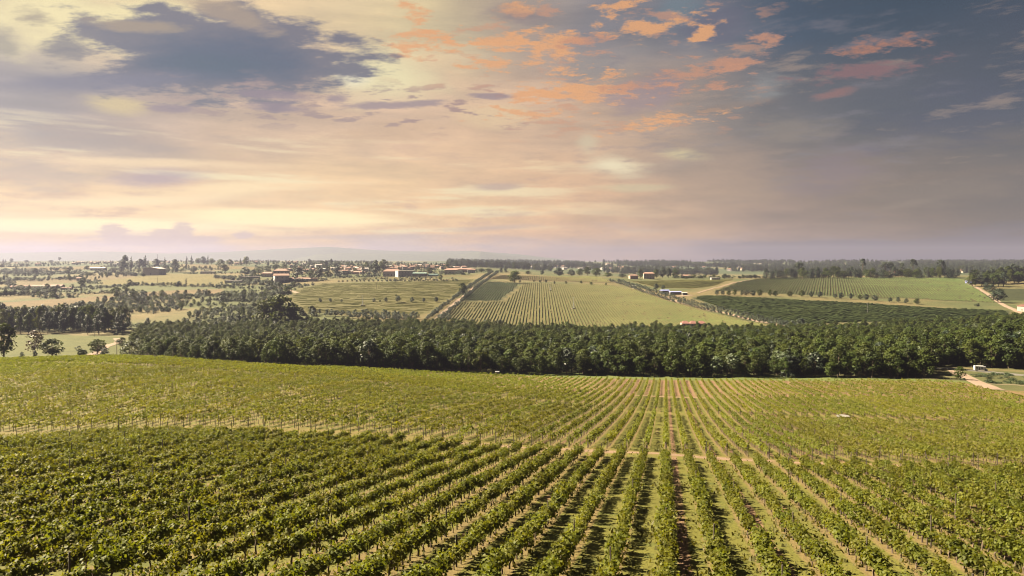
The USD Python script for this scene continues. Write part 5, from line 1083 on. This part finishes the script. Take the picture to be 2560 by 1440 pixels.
power_pole(942, 723, 17, 'dark pole in the middle of the pale left field', 800)
power_pole(393, 712, 18, 'pole on the left slope above the row of four round trees', 900); power_pole(638, 742, 26, 'pole beside the gardens left of the great clump', 800)
power_pole(1196, 684, 20, 'pale pole at the end of the town by the climbing track', 1300); power_pole(1375, 728, 20, 'thin pole in the upper part of the striped hill field', 900); power_pole(2168, 784, 26, 'grey pole in the dark green field on the right', 700); power_pole(394, 668, 32, 'thin mast over the round tree behind the barn', 1300)
def frost_fan(x, y, hpx, label, zmin=700.):
    """a mast on a dark plinth with splayed legs and a two-bladed fan at its top"""
    p = pick(x, y, zmin); h = hpx * pxm(p[1]); t = thing('frost_fan', label, 'wind machine', p, .3); tp = str(t.GetPath())
    MB().box(-2.6, 2.6, -2, 2, -.5, .9, .12).build(f'{tp}/plinth', M['wood_dark'])
    MB().tube([(0, 0, .9), (0, 0, h)], [.35, .2], 8).build(f'{tp}/mast', M['metal'])
    for a in range(3): MB().tube([(2.0 * math.cos(a * 2.09), 1.6 * math.sin(a * 2.09), .9), (0, 0, h * .62)], [.12, .08], 5).build(fresh(tp, 'leg'), M['metal'])
    mb = MB(); mb.box(-.3, .3, -.6, .6, h, h + .5, .06); hub = mb.build(f'{tp}/fan_head', M['metal'])
    for s in (-1, 1): MB().box(*sorted((s * .3, s * 2.6)), -.75, -.68, h + .1, h + .38).build(fresh(tp, 'blade'), M['metal'])
frost_fan(1434, 772, 27, 'tall pale three-legged mast on a dark base in the hill field'); frost_fan(907, 764, 24, 'white mast on a dark base in the pale left field'); frost_fan(1377, 726, 8, 'short dark mast base beside the thin pole on the hill field')

def wheel(path, x, y, r=.34, w=.22):
    q = fresh(path, 'wheel'); UsdGeom.Xform.Define(stage, q); s = 1 if y > 0 else -1
    c = np.array([x, y, r]); MB().tube([c - [0, w / 2, 0], c - [0, w / 2 - .03, 0], c + [0, w / 2 - .03, 0], c + [0, w / 2, 0]], [r * .93, r, r, r * .93], 16).build(f'{q}/tyre', M['tyre'])
    MB().tube([c + [0, s * (w / 2 - .02), 0], c + [0, s * (w / 2 + .015), 0]], [r * .58, r * .5], 12).build(f'{q}/rim', M['rim'])
def hull(path, prof, y0, y1, mat, ch=.12):
    """a side outline (x, z) pulled across the width with rounded shoulders"""
    pr = np.array(prof); c = pr.mean(0); n = len(pr); rows = []
    for y, s in ((y0, .94), (y0 + ch * .35, .985), (y0 + ch, 1), (y1 - ch, 1), (y1 - ch * .35, .985), (y1, .94)): q = c + (pr - c) * s; rows.append(np.column_stack([q[:, 0], np.full(n, y), q[:, 1]]))
    v = np.vstack(rows); f = [(i * n + j, i * n + (j + 1) % n, (i + 1) * n + (j + 1) % n, (i + 1) * n + j) for i in range(5) for j in range(n)] + [tuple(range(n))[::-1], tuple(range(5 * n, 6 * n))]
    return poly(path, v, [len(q) for q in f], [i for q in f for i in q], mat)
def motorhome(p, rz):
    t = thing('motorhome', 'white motorhome with a dark blue cab driving on the road at right', 'motorhome', p, rz, None, .8); tp = str(t.GetPath())
    hull(f'{tp}/living_body', [(-3.4, .55), (-3.4, 2.75), (-3.25, 2.95), (1.2, 2.95), (2.35, 2.75), (2.5, 2.2), (1.5, 1.95), (1.5, .55)], -1.12, 1.12, M['van_white'])
    hull(f'{tp}/cab', [(1.52, .5), (1.52, 1.92), (1.9, 1.9), (2.55, 1.25), (3.25, 1.05), (3.35, .75), (3.3, .45)], -.98, .98, M['van_blue'])
    MB().put([(1.93, -.82, 1.9), (1.93, .82, 1.9), (2.57, .86, 1.3), (2.57, -.86, 1.3)], [(0, 1, 2, 3)]).put([(1.96, -.82, 1.93), (1.96, .82, 1.93), (2.6, .86, 1.33), (2.6, -.86, 1.33)], [(3, 2, 1, 0)]).build(f'{tp}/windscreen', M['glass_dark'])
    for s in (-1, 1):
        a, b = sorted((s * 1.1, s * 1.135))
        for x0, x1, z0, z1 in ((-2.7, -1.7, 1.5, 2.2), (-.3, .8, 1.5, 2.2)): MB().box(x0, x1, a, b, z0, z1).build(fresh(tp, 'side_window'), M['glass_dark'])
        a, b = sorted((s * .96, s * 1.0)); MB().box(1.7, 2.25, a, b, 1.2, 1.65).build(fresh(tp, 'cab_window'), M['glass_dark'])
        a, b = sorted((s * .55, s * .85)); MB().box(3.28, 3.4, a, b, .72, .92, .02).build(fresh(tp, 'headlight'), M['lamp']); MB().box(-3.46, -3.38, a, b, .8, 1.1, .02).build(fresh(tp, 'tail_light'), M['red_lamp'])
        for x in (-2.2, 2.5): wheel(tp, x, s * .93)
    MB().box(-1.3, -.7, -1.15, -1.1, .7, 2.3).build(f'{tp}/door', M['concrete']); MB().box(-3.1, -2.5, -.3, .3, 2.953, 3.1, .04).build(f'{tp}/roof_vent', M['concrete']); MB().box(3.3, 3.45, -.95, .95, .35, .6, .03).build(f'{tp}/bumper', M['metal'])
pm = at(2452, 318.5); motorhome((pm[0], pm[1], pm[2] + .22), -.28)
def van(p, rz, label):
    t = thing('parked_van', label, 'van', p, rz); tp = str(t.GetPath())
    hull(f'{tp}/body', [(-2.4, .4), (-2.45, 1.6), (-2.3, 2.15), (.9, 2.15), (1.5, 1.45), (2.35, 1.15), (2.45, .5)], -.95, .95, M['van_white'])
    for s in (-1, 1):
        a, b = sorted((s * .93, s * .965))
        for x0, x1 in ((-2.0, -.9), (-.7, .3), (.5, 1.0)): MB().box(x0, x1, a, b, 1.35, 1.85).build(fresh(tp, 'side_window'), M['glass_dark'])
        for x in (-1.5, 1.6): wheel(tp, x, s * .86, .33)
        a, b = sorted((s * .5, s * .78)); MB().box(2.38, 2.47, a, b, .75, .92, .02).build(fresh(tp, 'headlight'), M['lamp'])
    MB().put([(.93, -.75, 2.1), (.93, .75, 2.1), (1.5, .8, 1.5), (1.5, -.8, 1.5)], [(0, 1, 2, 3)]).put([(.97, -.75, 2.13), (.97, .75, 2.13), (1.54, .8, 1.53), (1.54, -.8, 1.53)], [(3, 2, 1, 0)]).build(f'{tp}/windscreen', M['glass_dark'])
van(at(1928, 716) + np.array([0, 0, .4]), 2.6, 'white van parked at the lower end of the pale dirt road')
p = pick(2108, 1056); t = thing('well_cover', 'pale concrete well cover lying among the vines on the right', 'well cover', (p[0], p[1], p[2])); tp = str(t.GetPath())
MB().tube([(0, 0, -.3), (0, 0, 1.25)], [1.0, 1.0], 20).build(f'{tp}/shaft', M['concrete']); MB().tube([(0, 0, 1.253), (0, 0, 1.3), (0, 0, 1.48), (0, 0, 1.5)], [1.3, 1.34, 1.34, 1.28], 24).build(f'{tp}/lid', M['concrete'])
p = pick(1243, 938); t = thing('pump_box', 'small whitish pump box at the forest edge in the middle', 'pump box', (p[0], p[1] + 1, p[2])); tp = str(t.GetPath())
MB().box(-.9, .9, -.7, .7, -.2, 1.5, .05).build(f'{tp}/box', M['concrete']); MB().box(-1.0, 1.0, -.8, .8, 1.503, 1.65, .04).build(f'{tp}/lid', M['metal'])

# ------------------------------------------------------------------ the air
def haze():
    g = G_(); v = g.node('principled_volume', {'density': HAZE, 'anisotropy': .3, 'color': (.19, .195, .29)})
    mat = usdkit.material(stage, '/World/Looks/air', g.n, g.l, volume=v + '.volume')
    R, z0, z1 = 13200., -60., 365.
    p = MB().box(-R, R, -R, R, z0, z1).build('/World/haze', mat); tag(p, None, None, None, 'stuff')
HAZE = 7.5e-5
haze()
